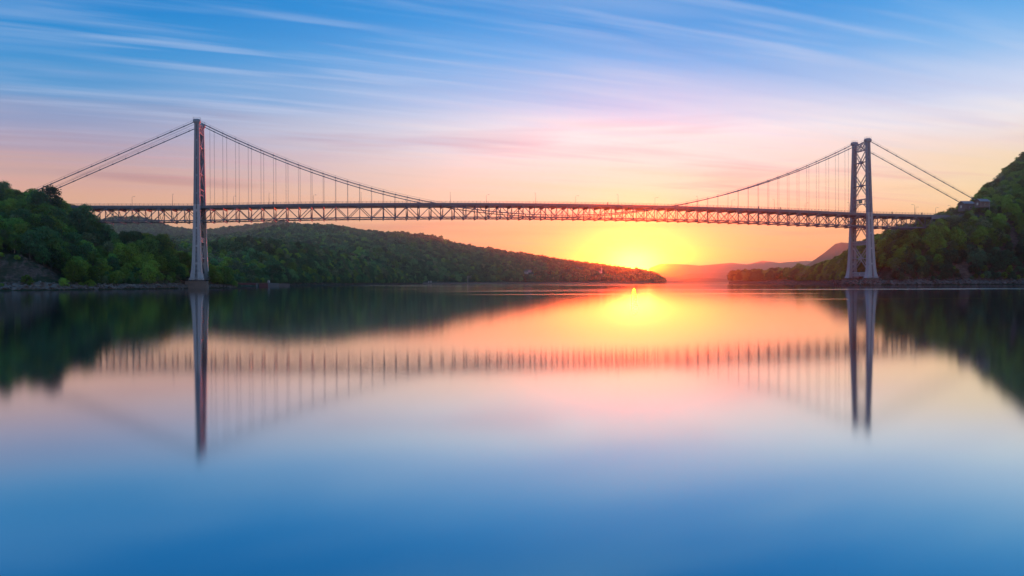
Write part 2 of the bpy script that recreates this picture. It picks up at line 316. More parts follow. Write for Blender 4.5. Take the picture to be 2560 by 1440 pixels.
# ------------------------------------------------------------------ terrain
def fnoise(p, sc, oct_=5): return noise.fractal(Vector(p) * sc, 1.0, 2.0, oct_)
class Hill:
    """columns: {picture x: [(distance, height), ...]} - every column has its own section from the shore over the crest"""
    def __init__(s, name, cols, step_x, seg, m, label, rough=(0.0, 0.05), crag=None, ridge_idx=None):
        xs = sorted(cols); nk = len(cols[xs[0]])
        K = np.array([cols[x] for x in xs], float)
        gx = np.arange(xs[0], xs[-1] + step_x, step_x, dtype=float); gx = gx[gx <= xs[-1] + 1e-6]
        xi = np.array(xs, float)
        kz = np.stack([np.interp(gx, xi, K[:, i, 0]) for i in range(nk)], 1); kh = np.stack([np.interp(gx, xi, K[:, i, 1]) for i in range(nk)], 1)
        tt = []
        for i in range(nk - 1): tt += [i + j / seg[i] for j in range(seg[i])]
        tt.append(nk - 1); tt = np.array(tt)
        V = []
        for c, x in enumerate(gx):
            z = np.interp(tt, np.arange(nk), kz[c]); h = np.interp(tt, np.arange(nk), kh[c])
            for j in range(len(tt)):
                X = (x - CX) / F * z[j]; Y = z[j]; H = h[j]
                if rough[0] and H > 1.0:
                    a = rough[0] * min(1.0, H / 15.0)
                    H += a * fnoise((X, Y, 7), rough[1])
                if crag and H > 0.6:
                    w = crag(x, tt[j], H)
                    if w > 0:
                        q = noise.multi_fractal(Vector((X * 0.10 + H * 0.05, Y * 0.06, H * 0.22)), 0.8, 2.1, 5)
                        q2 = noise.noise(Vector((X * 0.5, Y * 0.3, H * 0.9)))
                        Y += (q - 1.2) * 1.7 * w; H += w * (q - 1.0) * 1.0 + q2 * 0.5 * w; X += w * q2 * 0.4
                V.append((X, Y, H))
        nj = len(tt); s.V = np.array(V); Fq = []
        for c in range(len(gx) - 1):
            for j in range(nj - 1):
                a = c * nj + j; Fq.append((a, a + nj, a + nj + 1, a + 1))
        s.F = np.array(Fq); s.gx = gx; s.tt = tt; s.nj = nj
        me = npmesh(name, s.V, s.F, m, True)
        s.o = tag(link(name, me), label, kind='structure')
    def scatter(s, count, mind, t0, t1, keep=None, x0=None, x1=None):
        """points spread over the slope by true area, at least mind apart"""
        c = np.repeat(np.arange(len(s.gx) - 1), s.nj - 1); j = np.tile(np.arange(s.nj - 1), len(s.gx) - 1)
        ok = (s.tt[j] >= t0) & (s.tt[j] < t1)
        if x0 is not None: ok &= s.gx[c] >= x0
        if x1 is not None: ok &= s.gx[c] < x1
        Q = s.V[s.F[ok]]; cc, jj = c[ok], j[ok]
        A = np.linalg.norm(np.cross(Q[:, 2] - Q[:, 0], Q[:, 3] - Q[:, 1]), axis=1) / 2
        P = []; grid = {}; tries = 0
        pick = rng.choice(len(A), size=count * 14, p=A / A.sum()); uv = rng.random((count * 14, 2))
        for i, (a, b) in zip(pick, uv):
            p = (Q[i, 0] * (1 - a) * (1 - b) + Q[i, 1] * a * (1 - b) + Q[i, 2] * a * b + Q[i, 3] * (1 - a) * b)
            x = s.gx[cc[i]]; tau = s.tt[jj[i]]
            if p[2] < 0.8: continue
            if keep and not keep(x, tau, p): continue
            g = tuple(np.floor(p / mind).astype(int)); bad = False
            for dx_ in (-1, 0, 1):
                for dy_ in (-1, 0, 1):
                    for dz_ in (-1, 0, 1):
                        for q in grid.get((g[0] + dx_, g[1] + dy_, g[2] + dz_), ()):
                            if (q[0] - p[0]) ** 2 + (q[1] - p[1]) ** 2 + (q[2] - p[2]) ** 2 < mind * mind: bad = True; break
                        if bad: break
                    if bad: break
                if bad: break
            if bad: continue
            grid.setdefault(g, []).append(p); P.append((p, x, tau))
            if len(P) >= count: break
        return P
def can(x, y, z, th): return max(0.5, CAMZ + (hor(x) - y) / F * z - th)      # ground height whose canopy of height th shows at y

# left bank: rock foot, wooded hillside falling to the tower
lb = {}
for x, zs, zm, hm, zr, hr in ((-900, 330, 370, 26, 500, 70), (-260, 390, 425, 24, 520, 64), (-120, 415, 445, 23, 520, 60), (0, 440, 466, 20, 520, 53), (60, 446, 470, 17.5, 524, 53), (100, 452, 477, 14, 528, 50), (140, 462, 484, 9, 532, 48), (170, 470, 492, 7.5, 540, 42), (230, 482, 505, 9, 545, 37),
                              (262, 492, 514, 9, 545, 28), (300, 502, 524, 9, 550, 27), (340, 514, 532, 10, 553, 27), (380, 527, 545, 11, 560, 24), (420, 543, 556, 8, 568, 21), (450, 556, 566, 7, 578, 19),
                              (480, 572, 580, 4, 592, 13), (505, 578, 586, 4, 598, 9), (535, 584, 592, 3.2, 606, 7), (562, 590, 598, 2.4, 612, 3.5), (590, 598, 603, 0.8, 616, 1.2), (605, 604, 606, -0.3, 618, -0.3)):
    hr -= 2.0 if x < 480 else 0.5
    lb[x] = [(zs - 6, -1.5), (zs, 0.4), (zs + 7, 2.6), (zm - 3, hm * 0.82), (zm + 6, hm), (zr, hr), (zr + 110, hr * (0.9 if x < 240 else 0.35))]
def crag_l(x, tau, H): return max(0.0, min(1.0, (tau - 1.2) * 1.5)) * max(0.0, min(1.0, (4.6 - tau))) * (1.0 if x < 175 else 0.6)
HL = Hill('hill', lb, 3, (3, 3, 10, 22, 5, 14, 8), T_BANK, 'steep wooded hillside with bare rock at its foot on the left bank', (3.0, 0.02), crag_l)

hd = {}
for x, zs, zr, yc in ((330, 800, 940, 604), (440, 810, 960, 596), (500, 830, 980, 604), (540, 845, 990, 598), (560, 850, 1000, 590), (600, 860, 1010, 585), (650, 880, 1035, 590), (700, 910, 1060, 595), (760, 980, 1110, 602), (800, 1030, 1150, 611),
                      (850, 1100, 1220, 626), (900, 1220, 1340, 642), (950, 1380, 1480, 658), (1000, 1560, 1650, 676), (1040, 1750, 1800, 696), (1060, 1850, 1880, 706)):
    hr = can(x, yc, zr, 13 if x < 1000 else 9)
    hd[x] = [(zs - 20, -1.5), (zs, 0.4), (zs + 8, 2.5), (zs + (zr - zs) * 0.45, hr * 0.38), (zr, hr), (zr + 160, hr * 0.75)]
HH = Hill('headland', hd, 6, (2, 3, 10, 12, 6), T_WOOD, 'wooded headland behind the left tower', (3.0, 0.015))

rd = {}
ys = dict(zip((300, 400, 500, 560, 620, 680, 720, 800, 900, 1000, 1080, 1150, 1230, 1300, 1340, 1400, 1460, 1500, 1550, 1600, 1640, 1654, 1664), (600, 594, 590, 586, 577, 565, 561, 566, 573, 583, 592, 607, 619, 634, 645, 650, 653, 660, 668, 679, 688, 698, 705.5)))
for x, yc in ys.items():
    zs = np.interp(x, (300, 900, 1000, 1040, 1170, 1300, 1400, 1500, 1664), (1300, 1500, 1750, 1850, 2070, 2300, 2400, 2500, 2700)); zr = np.interp(x, (300, 900, 1100, 1300, 1400, 1500, 1664), (2400, 2600, 2700, 2850, 2800, 2850, 2900))
    yb = np.interp(x, (300, 900, 1040, 1150, 1250, 1350, 1450, 1550, 1640, 1664), (625, 618, 634, 650, 660, 668, 674, 684, 697, 706)); zb = zs + 230 if x < 1600 else zs + 120
    hb = can(x, yb, zb, 12 if x < 1600 else 6); hr = can(x, yc, zr, 12 if x < 1600 else 6)
    if x > 1660: hb = hr = 0.3
    rd[x] = [(zs - 30, -1.5), (zs, 0.5), (zs + 12, 4 if x < 1640 else 1.5), (zb, hb), (zb + 120, hb * 1.0), (zr, hr), (zr + 400, hr * 0.8)]
HR = Hill('ridge', rd, 8, (2, 2, 10, 4, 14, 5), T_FAR, 'long wooded ridge sloping down to the river in the middle distance', (12.0, 0.0045))

fh = {}
for x, y in zip((-200, 100, 250, 300, 340, 380, 415, 450, 500, 560, 620, 660, 690, 712, 740, 800, 900), (575, 562, 548, 542, 541, 548, 561, 568, 572, 568, 563, 559, 556, 556.5, 561, 582, 620)):
    z = 3900; h = can(x, y, z, 9); fh[x] = [(3000, -2), (3300, h * 0.45), (z, h), (z + 500, h * 0.8)]
HF = Hill('far_hill', fh, 8, (10, 14, 4), T_FAR, 'distant wooded hill seen under the deck beside the left tower', (10.0, 0.004))
for nm, z, pts, lab in (
    ('mountain', 4400, ((1860, 706), (1900, 697), (1960, 683), (2000, 669), (2022, 659), (2060, 632), (2088, 610), (2104, 606), (2122, 608), (2150, 616), (2200, 634), (2300, 664), (2420, 690)), 'steep blue conical mountain behind the right tower'),
    ('mountain_range', 9000, ((1606, 704), (1612, 690), (1624, 670), (1650, 660.5), (1690, 659), (1750, 664), (1790, 660), (1828, 657), (1868, 661), (1905, 652), (1950, 658), (1975, 655), (2015, 652), (2080, 655), (2200, 668), (2400, 695)), 'pale pink mountain range on the horizon beyond the bend'),
    ('low_hills', 6200, ((1600, 705), (1640, 698), (1690, 690), (1730, 684), (1790, 683), (1830, 680), (1880, 675), (1940, 677), (2000, 684), (2100, 700)), 'low pink hills at the river bend'),
    ('spit', 4000, ((1676, 705), (1700, 699), (1740, 695), (1790, 695.5), (1822, 699), (1860, 705)), 'low dark wooded spit across the bend')):
    c = {}
    for x, y in pts:
        h = max(0.4, CAMZ + (hor(x) - y) / F * z); d = 0.05 if nm == 'spit' else 0.16
        c[x] = [(z * (1 - d), -2), (z * (1 - d * 0.9), 1.5), (z * (1 - d * .45), h * 0.5), (z, h), (z * (1 + d), h * 0.5)]
    sx = 4 if nm != 'mountain_range' else 5
    Hill(nm, c, sx, (1, 6, 12, 4), T_FAR, lab, (z * 0.0013, 12.0 / z))

rb = {}
def rcol(zs, z3, h3, z4, h4, zr, hr, zback=160): return [(zs - 6, -1.5), (zs, 0.4), (zs + 6, 3.0), (z3, h3), (z4, h4), (zr, hr), (zr + zback, hr * 0.95)]
T8 = 8
rb[1822] = rcol(1392, 1400, 0.4, 1410, 0.5, 1430, 0.5)
rb[1830] = rcol(1380, 1392, 3, 1410, 3, 1430, 3)
rb[1890] = rcol(1290, 1320, 3.5, 1360, 4, 1420, 6)
rb[1960] = rcol(1120, 1200, 4.5, 1260, 5, 1360, 6)
rb[2000] = rcol(1010, 1060, 6, 1100, 6, 1180, can(2000, 690, 1180, T8 + 3))
rb[2060] = rcol(868, 905, 10, 940, 14, 1000, can(2060, 668, 1000, T8 + 2))
rb[2095] = rcol(745, 780, 8, 820, 14, 905, can(2095, 650, 905, T8))
rb[2120] = rcol(662, 700, 4.5, 740, 10, 850, can(2120, 636, 850, T8))
rb[2150] = rcol(652, 692, 5.0, 715, 9, 815, can(2150, 612, 815, T8))
rb[2180] = rcol(650, 684, 6.0, 700, 14, 780, can(2180, 602, 780, T8))
rb[2205] = rcol(648, 668, 10.0, 690, 22, 755, can(2205, 592, 755, T8))
rb[2240] = rcol(644, 660, 14, 680, 28, 735, can(2240, 574, 735, T8))
rb[2300] = rcol(642, 654, 16, 670, 33, 722, can(2300, 560, 722, T8))
rb[2340] = rcol(641, 652, 16, 670, 40, 718, can(2340, 545, 718, T8))
rb[2400] = rcol(640, 652, 17, 674, 46, 704, 58)
rb[2440] = rcol(640, 652, 18, 676, 50, 706, 62)
rb[2470] = rcol(640, 652, 19, 676, 52, 760, can(2470, 468, 760, T8))
rb[2500] = rcol(640, 652, 20, 677, 54, 790, can(2500, 443, 790, T8))
rb[2530] = rcol(640, 652, 20, 677, 56, 810, can(2530, 417, 810, T8))
rb[2565] = rcol(640, 652, 20, 678, 58, 830, can(2565, 393, 830, T8))
rb[2760] = rcol(630, 645, 22, 678, 70, 880, 165)
rb[3500] = rcol(520, 545, 24, 610, 80, 860, 150)
def crag_r(x, tau, H): return 0.45 * max(0.0, min(1.0, (tau - 1.5) * 1.5)) * max(0.0, min(1.0, (5.0 - tau))) if x > 2200 else 0.0
HB = Hill('steep_hill', rb, 4, (2, 3, 10, 14, 16, 6), T_BANK, 'steep dark wooded mountainside on the right bank', (3.0, 0.02), crag_r)

# ------------------------------------------------------------------ bridge frame
PHI = math.atan(0.1824); B = Vector((math.cos(PHI), math.sin(PHI), 0)); T = Vector((-math.sin(PHI), math.cos(PHI), 0)); Z = Vector((0, 0, 1))
PL = Vector((-211.9, 575.8, 0)); SPAN = 497.4; TW = 18.1; NP = 60; PAN = SPAN / NP
def bp(s, w, z): return PL + B * s + T * w + Z * z
def s_at(x, w=0.0):                      # station along the bridge seen at picture x
    u = (x - CX) / F; p = PL + T * w
    return (u * p.y - p.x) / (B.x - u * B.y)
def deck_z(s):
    q = (s - SPAN / 2) / (SPAN / 2)
    return 56.0 + 4.4 * (1 - q * q) if abs(q) <= 1 else 56.0 - 0.012 * (abs(s - SPAN / 2) - SPAN / 2)
DEP = 10.2
def bot_z(s): return deck_z(s) - DEP
bridge = tag(empty('suspension_bridge', PL), 'long grey steel suspension bridge with two towers spanning the river', 'bridge')
def bb(mb, name, m, parent, smooth=False):
    """build in bridge coordinates: the meshes are kept in world metres, shifted to the parent's origin"""
    org = parent.matrix_world.translation if False else PL
    me_v = [(v[0] - PL.x, v[1] - PL.y, v[2] - PL.z) for v in mb.v]; mb.v = me_v
    return mb.build(name, m, parent, smooth=smooth)
def cable_z(s):
    q = (s - SPAN / 2) / (SPAN / 2)
    if abs(q) <= 1: return 52.0 + 61.0 * q * q
    e = abs(s - SPAN / 2) - SPAN / 2
    return 113.0 - 0.483 * e - 0.0000 * e
# --- towers
def leg_mesh(s0, w_top, sgn, wbot, side_near, z0=5.8, z1=112.0):
    """box column with raised ribs, a pierced middle strip and a flared foot; w_top -> wbot batter"""
    zs = [z0, z0 + 1.5, z0 + 3.5, z0 + 6, z0 + 10, z0 + 16, 30, 45, 56, 70, 85, 100, z1]
    def half_b(z):
        base = np.interp(z, (5.8, 30, 56, 112), (3.1, 2.5, 2.05, 1.5)); return base + 1.4 * math.exp(-(z - z0) / 4.4)
    def half_t(z): return np.interp(z, (5.8, 30, 56, 112), (2.0, 1.7, 1.4, 1.1)) + 0.8 * math.exp(-(z - z0) / 4.2)
    def cen(z):
        f = (z1 - z) / (z1 - z0); return bp(s0, w_top + (wbot - w_top) * (f ** 1.15), z)
    return zs, half_b, half_t, cen
def make_tower(s0, zfoot, label):
    tw = empty('tower', (0, 0, 0), bridge); tw['label'] = label
    geo = []
    for (wt, wb_) in ((0.0, -4.2), (TW, TW + 4.2)):
        zs, hb_, ht_, cen = leg_mesh(s0, wt, 1, wb_, True, z0=zfoot)
        geo.append((cen, hb_, ht_))
        mb = MB(); dk = MB()
        zz = np.unique(np.concatenate([np.array(zs), np.arange(zfoot, 112, 3.0)]))
        # cross-section: fractions of half width along B, front/back proud ribs
        prof = [(-1, -1), (-0.80, -1), (-0.80, -0.90), (-0.52, -0.90), (-0.52, -1), (-0.24, -1), (-0.24, -0.72), (0.24, -0.72), (0.24, -1), (0.52, -1), (0.52, -0.90), (0.80, -0.90), (0.80, -1), (1, -1)]
        prof = prof + [(-a, -b) for a, b in prof]
        n = len(prof); i0 = len(mb.v)
        for z in zz:
            c = cen(z); 
            for a, b in prof: mb.v.append(tuple(c + B * a * hb_(z) + T * b * ht_(z)))
        for k in range(len(zz) - 1):
            for j in range(n):
                A = i0 + k * n + j; Bq = i0 + k * n + (j + 1) % n
                (dk if False else mb).f.append((A, Bq, Bq + n, A + n))
        # ladder of batten plates across the slot, solid plate every 12 m
        z = zfoot + 0.6; cnt = 0
        while z < 111:
            solid = (cnt % 13 == 12); hgt = 1.3 if solid else 0.32
            c = cen(z); 
            for sg in (-1, 1):
                mb.box(c + T * sg * (ht_(z) - 0.12), hb_(z) * 0.484, 0.1, hgt, B, T, Z)
            z += 1.3 if solid else 0.88; cnt += 1
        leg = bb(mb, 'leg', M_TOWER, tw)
        # dark sheet behind the pierced strip, coloured as the shade inside the leg
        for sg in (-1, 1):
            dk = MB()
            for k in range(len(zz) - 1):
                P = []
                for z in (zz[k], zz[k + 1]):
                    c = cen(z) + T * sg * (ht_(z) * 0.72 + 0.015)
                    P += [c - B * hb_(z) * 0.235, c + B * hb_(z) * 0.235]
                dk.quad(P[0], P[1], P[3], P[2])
            bb(dk, 'recess_shade', M_RECESS, tw)
        # rounded saddle housing on top with rail
        cp = MB(); c = cen(112.0)
        for (zz0, zz1, e0, e1) in ((111.0, 112.2, 0.15, 0.9), (112.2, 113.0, 0.9, 0.95), (113.0, 113.9, 0.95, 0.5), (113.9, 114.3, 0.5, -0.5)):
            P = []
            for zq, e in ((zz0, e0), (zz1, e1)):
                cc = Vector((c.x, c.y, zq)); X = B * (1.5 + e * 0.9); Y = T * (1.15 + e * 0.5)
                P += [cc - X - Y, cc + X - Y, cc + X + Y, cc - X + Y]
            cp.hexa(P)
        bb(cp, 'saddle_cap', M_TOWER, tw)
        rl_ = MB()
        for a in (-1, 1):
            for b in (-1, 1):
                p = Vector((c.x, c.y, 113.2)) + B * 2.2 * a + T * 1.2 * b; rl_.bar(p, p + Z * 2.1, 0.12, 0.12)
            p = Vector((c.x, c.y, 115.2)) + T * 1.2 * a; rl_.bar(p - B * 2.2, p + B * 2.2, 0.08, 0.08)
        bb(rl_, 'top_rail', M_CABLE, tw)
        # grille round the foot
        ft = MB(); cf = cen(zfoot + 0.4)
        for sg in (-1, 1):
            for q in np.linspace(-1, 1, 15): ft.box(cf + B * q * (hb_(zfoot) + .2) + T * sg * (ht_(zfoot) + 0.25) - Z * 0.1, 0.16, 0.12, 1.5, B, T, Z)
            ft.box(cf + T * sg * (ht_(zfoot) + 0.35) + Z * 0.6, 2 * hb_(zfoot) + .8, 0.12, 0.16, B, T, Z)
        bb(ft, 'foot_grille', M_TOWER, tw)
    (c0, hb0, ht0), (c1, hb1, ht1) = geo
    # each cross member lies in two planes (front and back of the leg faces along B)
    def node(side, z): return c0(z) + T * ht0(z) * 0.6 if side == 0 else c1(z) - T * ht1(z) * 0.6
    def brace(p, q, w=0.75, name='diagonal_brace'):
        mb = MB(); d = (q - p).normalized(); u = d.cross(B).normalized()
        for o in (-1.1, 1.1):
            for e in (-1, 1): mb.bar(p + B * o + u * e * w * 0.5, q + B * o + u * e * w * 0.5, 0.22, 0.30, B)
            L = (q - p).length; nn = max(3, int(L / 1.6))
            for i in range(nn):
                a = p + (q - p) * (i / nn) + u * w * 0.5 * (1 if i % 2 else -1) + B * o; b = p + (q - p) * ((i + 1) / nn) + u * w * 0.5 * (-1 if i % 2 else 1) + B * o
                mb.bar(a, b, 0.1, 0.1, B)
        return bb(mb, name, M_TOWER, tw)
    def xbrace(zt, zb_, strut=True):
        brace(node(0, zt), node(1, zb_)); brace(node(1, zt), node(0, zb_))
        zm = (zt + zb_) / 2; m = (node(0, zm) + node(1, zm)) / 2
        g = MB(); g.box(m, 2.5, 1.7, 1.9, B, T, Z); bb(g, 'gusset', M_TOWER, tw)
        if strut:
            s_ = MB(); s_.bar(node(0, zm), node(1, zm), 2.2, 0.5, B); bb(s_, 'strut', M_TOWER, tw)
    def lattice_beam(zt, zb_, cells, name, plate=False):
        mb = MB()
        for o in (-1.25, 1.25):
            for z in (zt, zb_): mb.bar(node(0, z) + B * o, node(1, z) + B * o, 0.25, 0.5, B)
            for i in range(cells):
                f0, f1 = i / cells, (i + 1) / cells
                a0 = node(0, zt).lerp(node(1, zt), f0) + B * o; a1 = node(0, zt).lerp(node(1, zt), f1) + B * o
                b0 = node(0, zb_).lerp(node(1, zb_), f0) + B * o; b1 = node(0, zb_).lerp(node(1, zb_), f1) + B * o
                mb.bar(a0, b1, 0.14, 0.34, B); mb.bar(b0, a1, 0.14, 0.34, B); mb.bar(a0, b0, 0.14, 0.3, B)
        return bb(mb, name, M_TOWER, tw)
    # top portal: two beams and a diamond lattice
    lattice_beam(111.2, 105.6, 3, 'top_portal')
    mb = MB()
    for o in (-1.25, 1.25):
        for i in range(5):
            f = (i + .5) / 5; a = node(0, 111).lerp(node(1, 111), f) + B * o; b = node(0, 105.8).lerp(node(1, 105.8), min(1, f + .3)) + B * o; c = node(0, 105.8).lerp(node(1, 105.8), max(0, f - .3)) + B * o
            mb.bar(a, b, 0.1, 0.22, B); mb.bar(a, c, 0.1, 0.22, B)
    bb(mb, 'portal_lacing', M_TOWER, tw)
    xbrace(105.6, 87.2); xbrace(87.2, 69.0)
    # arch over the roadway
    mb = MB(); zt = 67.3
    n0, n1 = node(0, zt), node(1, zt); Lw = (n1 - n0).length
    for o in (-1.25, 1.25):
        mb.bar(n0 + B * o, n1 + B * o, 0.25, 0.55, B)
        NA = 16; prev = None
        for i in range(NA + 1):
            a = math.pi * i / NA; f = 0.5 - 0.47 * math.cos(a); p = n0.lerp(n1, f); p.z = 57.2 + 6.6 * math.sin(a) ** 0.75; p += B * o
            if prev is not None: mb.bar(prev, p, 0.25, 0.5, B)
            if i in (1, 2, 3, 4, 6, 10, 12, 13, 14, 15): q = n0.lerp(n1, f) + B * o; mb.bar(p, q, 0.12, 0.25, B)
            if i in (2, 4, 12, 14) : q = n0.lerp(n1, f + (0.12 if i > 8 else -0.12)) + B * o; mb.bar(p, q, 0.12, 0.25, B)
            prev = p
    bb(mb, 'portal_arch', M_TOWER, tw)
    if s0 > 10:
        sg = MB(); m = n0.lerp(n1, 0.42); m.z = 65.6; m -= B * 1.7; m2 = m
        sg.box(m, 0.12, 4.4, 2.7, B, T, Z); sgn = bb(sg, 'green_sign_board', M_SIGN, tw); sgn['label'] = 'green sign with a pale emblem over the roadway arch'
        em = MB(); em.box(m - B * 0.09, 0.04, 2.4, 0.22, B, T, Z); em.box(m - B * 0.09 + Z * 0.35, 0.04, 0.9, 0.6, B, T, Z); em.box(m - B * 0.09 - Z * 0.45, 0.04, 1.5, 0.18, B, T, Z)
        e = bb(em, 'sign_emblem', M_SIGN, tw); e.parent = tw
        me = e.data; me.materials.clear(); me.materials.append(M_GALV)
    xbrace(57.0, 35.2, False)
    s_ = MB(); s_.bar(node(0, 43.6), node(1, 43.6), 1.6, 0.45, B); bb(s_, 'strut', M_TOWER, tw)
    lattice_beam(34.4, 31.6, 9, 'lattice_strut')
    xbrace(31.2, 10.4); lattice_beam(9.9, 7.1, 9, 'lattice_strut')
    pl = MB(); m = node(0, 8.5).lerp(node(1, 8.5), .5) - B * 1.45; pl.box(m, 0.1, 1.5, 1.4, B, T, Z); bb(pl, 'name_plate', M_PALE, tw)
    return geo
gL = make_tower(0.0, 5.8, 'left tower, standing in the water off the wooded bank')
gR = make_tower(SPAN, 5.6, 'right tower, standing on the rocky shore below the mountainside')
def pier(c, top, wid, dep, name_label, courses=4, bottom=-1.5):
    r = empty('pier', (c.x, c.y, 0)); tag(r, name_label, 'bridge pier', 'stone piers under the tower legs')
    lv = (top - 0.6 - bottom) / courses; me = None
    for k in range(courses):
        z0 = bottom + k * lv; f = 1 + 0.03 * (courses - k); nb = 5; ws = wid * f / nb
        for side in (-1, 1):
            for j in range(nb):
                off = (j - (nb - 1) / 2 + (0.0 if k % 2 else 0.0)) * ws
                mb = MB(); mb.box(Vector((0, 0, z0 + lv / 2)) + B * off + T * side * dep * f * 0.25, ws - 0.08, dep * f / 2 - 0.02, lv - 0.07, B, T, Z)
                mb.build('stone_block', M_DARK_GRANITE if (k == 0 and bottom < 0) else M_STONE, r)
    mb = MB(); mb.box((0, 0, (top - .6 + bottom) / 2 - .05), wid * 0.985, dep * 0.985, top - 0.6 - bottom, B, T, Z); mb.build('core', M_CONC, r)
    mb = MB(); mb.box((0, 0, top - 0.3), wid + 0.6, dep + 0.6, 0.6, B, T, Z); mb.build('coping', M_STONE, r)
    return r
f0, f1 = gL[0][0](5.8), gL[1][0](5.8); pier(f0, 5.0, 13.2, 8.4, 'brown granite pier in the water under the near leg of the left tower'); pier(f1, 5.0, 13.2, 8.4, 'granite pier under the far leg of the left tower')
f0, f1 = gR[0][0](5.6), gR[1][0](5.6); pier(f0, 5.0, 12.6, 7.6, 'pale pier on rocks under the near leg of the right tower', 3, 1.0); pier(f1, 5.0, 12.6, 7.6, 'pale pier under the far leg of the right tower', 3, 1.0)

# --- stiffening trusses, main span and side spans
sides = [(-10, 0), (NP, NP + 7)]
LEFT_S, RIGHT_S = -11, 7
for wi, w in enumerate((0.0, TW)):
    tr = empty('stiffening_truss', (0, 0, 0), bridge); tr['label'] = 'truss on the near side' if wi == 0 else 'truss on the far side'
    ch = MB(); cb = MB()
    for i in range(LEFT_S, NP + RIGHT_S):
        s0, s1 = i * PAN, (i + 1) * PAN
        ch.bar(bp(s0, w, deck_z(s0) - 1.75), bp(s1, w, deck_z(s1) - 1.75), 0.5, 0.62, T)
        cb.bar(bp(s0, w, bot_z(s0)), bp(s1, w, bot_z(s1)), 0.62, 0.7, T)
    bb(ch, 'top_chord', M_TRUSS, tr); bb(cb, 'bottom_chord', M_TRUSS, tr)
    for i in range(LEFT_S, NP + RIGHT_S + 1):
        s = i * PAN; mb = MB(); zt, zb_ = deck_z(s) - 2.0, bot_z(s)
        mb.bar(bp(s - .17, w, zb_), bp(s - .17, w, zt), 0.5, 0.10, T); mb.bar(bp(s + .17, w, zb_), bp(s + .17, w, zt), 0.5, 0.10, T); mb.bar(bp(s, w, zb_), bp(s, w, zt), 0.08, 0.3, T)
        bb(mb, 'post', M_TRUSS, tr)
        if i < NP + RIGHT_S:
            mb = MB(); s1 = s + PAN
            a, b = (bp(s, w, bot_z(s)), bp(s1, w, deck_z(s1) - 1.9)) if i % 2 == 0 else (bp(s, w, deck_z(s) - 1.9), bp(s1, w, bot_z(s1)))
            mb.bar(a, b, 0.42, 0.44, T); bb(mb, 'diagonal', M_TRUSS, tr)
        g = MB(); g.box(bp(s, w, bot_z(s)) + Z * .25, 1.3, 0.66, 0.9, B, T, Z); bb(g, 'gusset', M_TRUSS, tr)
# sway frames (posts of both trusses tied crosswise) and bottom struts
for i in range(LEFT_S, NP + RIGHT_S + 1):
    s = i * PAN; zt, zb_ = deck_z(s) - 3.4, bot_z(s) + 0.3; mb = MB()
    mb.bar(bp(s, 0.3, zt), bp(s, TW / 2, zb_), 0.26, 0.26, B); mb.bar(bp(s, TW - 0.3, zt), bp(s, TW / 2, zb_), 0.26, 0.26, B)
    mb.bar(bp(s, 0.3, (zt + zb_) / 2), bp(s, TW / 4, zb_), 0.18, 0.18, B); mb.bar(bp(s, TW - .3, (zt + zb_) / 2), bp(s, TW * .75, zb_), 0.18, 0.18, B)
    bb(mb, 'sway_frame', M_TRUSS, bridge)
    mb = MB(); mb.bar(bp(s, -0.9, bot_z(s) - 0.75), bp(s, TW + 0.9, bot_z(s) - 0.75), 0.45, 0.62, B); mb.bar(bp(s, 0, bot_z(s) - 0.3), bp(s, TW, bot_z(s) - 0.3), 0.2, 0.3, B)
    bb(mb, 'bottom_strut', M_TRUSS, bridge)
    mb = MB(); mb.bar(bp(s, -0.2, deck_z(s) - 2.2), bp(s, TW + 0.2, deck_z(s) - 2.2), 0.5, 2.0, B)
    bb(mb, 'floor_beam', M_TRUSS, bridge)
mb = MB()                                                   # bottom laterals
for i in range(LEFT_S, NP + RIGHT_S):
    s0, s1 = i * PAN, (i + 1) * PAN; mb.bar(bp(s0, 0, bot_z(s0) - .2), bp(s1, TW, bot_z(s1) - .2), 0.2, 0.2); mb.bar(bp(s0, TW, bot_z(s0) - .2), bp(s1, 0, bot_z(s1) - .2), 0.2, 0.2)
bb(mb, 'lateral_bracing', M_TRUSS, bridge)
# deck slab, fascias, stringers; runs on past the trusses at both ends
DS0, DS1 = -150.0, SPAN + 125.0
st = np.arange(DS0, DS1, PAN)
mb = MB(); fs = MB(); fs2 = MB(); sg = MB()
for a in st:
    b = a + PAN + 0.01; za, zb_ = deck_z(a), deck_z(b)
    P = lambda s, w, z: bp(s, w, z)
    mb.hexa([P(a, -0.1, za - .75), P(b, -0.1, zb_ - .75), P(b, TW + .1, zb_ - .75), P(a, TW + .1, za - .75), P(a, -0.1, za - .4), P(b, -0.1, zb_ - .4), P(b, TW + .1, zb_ - .4), P(a, TW + .1, za - .4)])
    fs.bar(P(a, -0.35, za - .7), P(b, -0.35, zb_ - .7), 0.3, 1.25, T); fs2.bar(P(a, TW + 0.35, za - .7), P(b, TW + 0.35, zb_ - .7), 0.3, 1.25, T)
    for w in (3.5, 6.5, 9.0, 11.5, 14.5): sg.bar(P(a, w, za - 1.2), P(b, w, zb_ - 1.2), 0.25, 0.8, T)
bb(mb, 'roadway', M_DECK, bridge); bb(fs, 'fascia_girder', M_TRUSS, bridge); bb(fs2, 'fascia_girder', M_TRUSS, bridge); bb(sg, 'stringers', M_TRUSS, bridge)
for w in (-0.35, TW + 0.35):
    mb = MB()
    for a in np.arange(DS0, DS1, PAN / 3):
        za = deck_z(a); zb_ = deck_z(a + PAN / 3); mb.bar(bp(a, w, za - .1), bp(a, w, za + 1.25), 0.14, 0.14)
        for h in (0.35, 0.8, 1.2): mb.bar(bp(a, w, za + h), bp(a + PAN / 3, w, zb_ + h), 0.08, 0.09)
    bb(mb, 'railing', M_TRUSS, bridge)
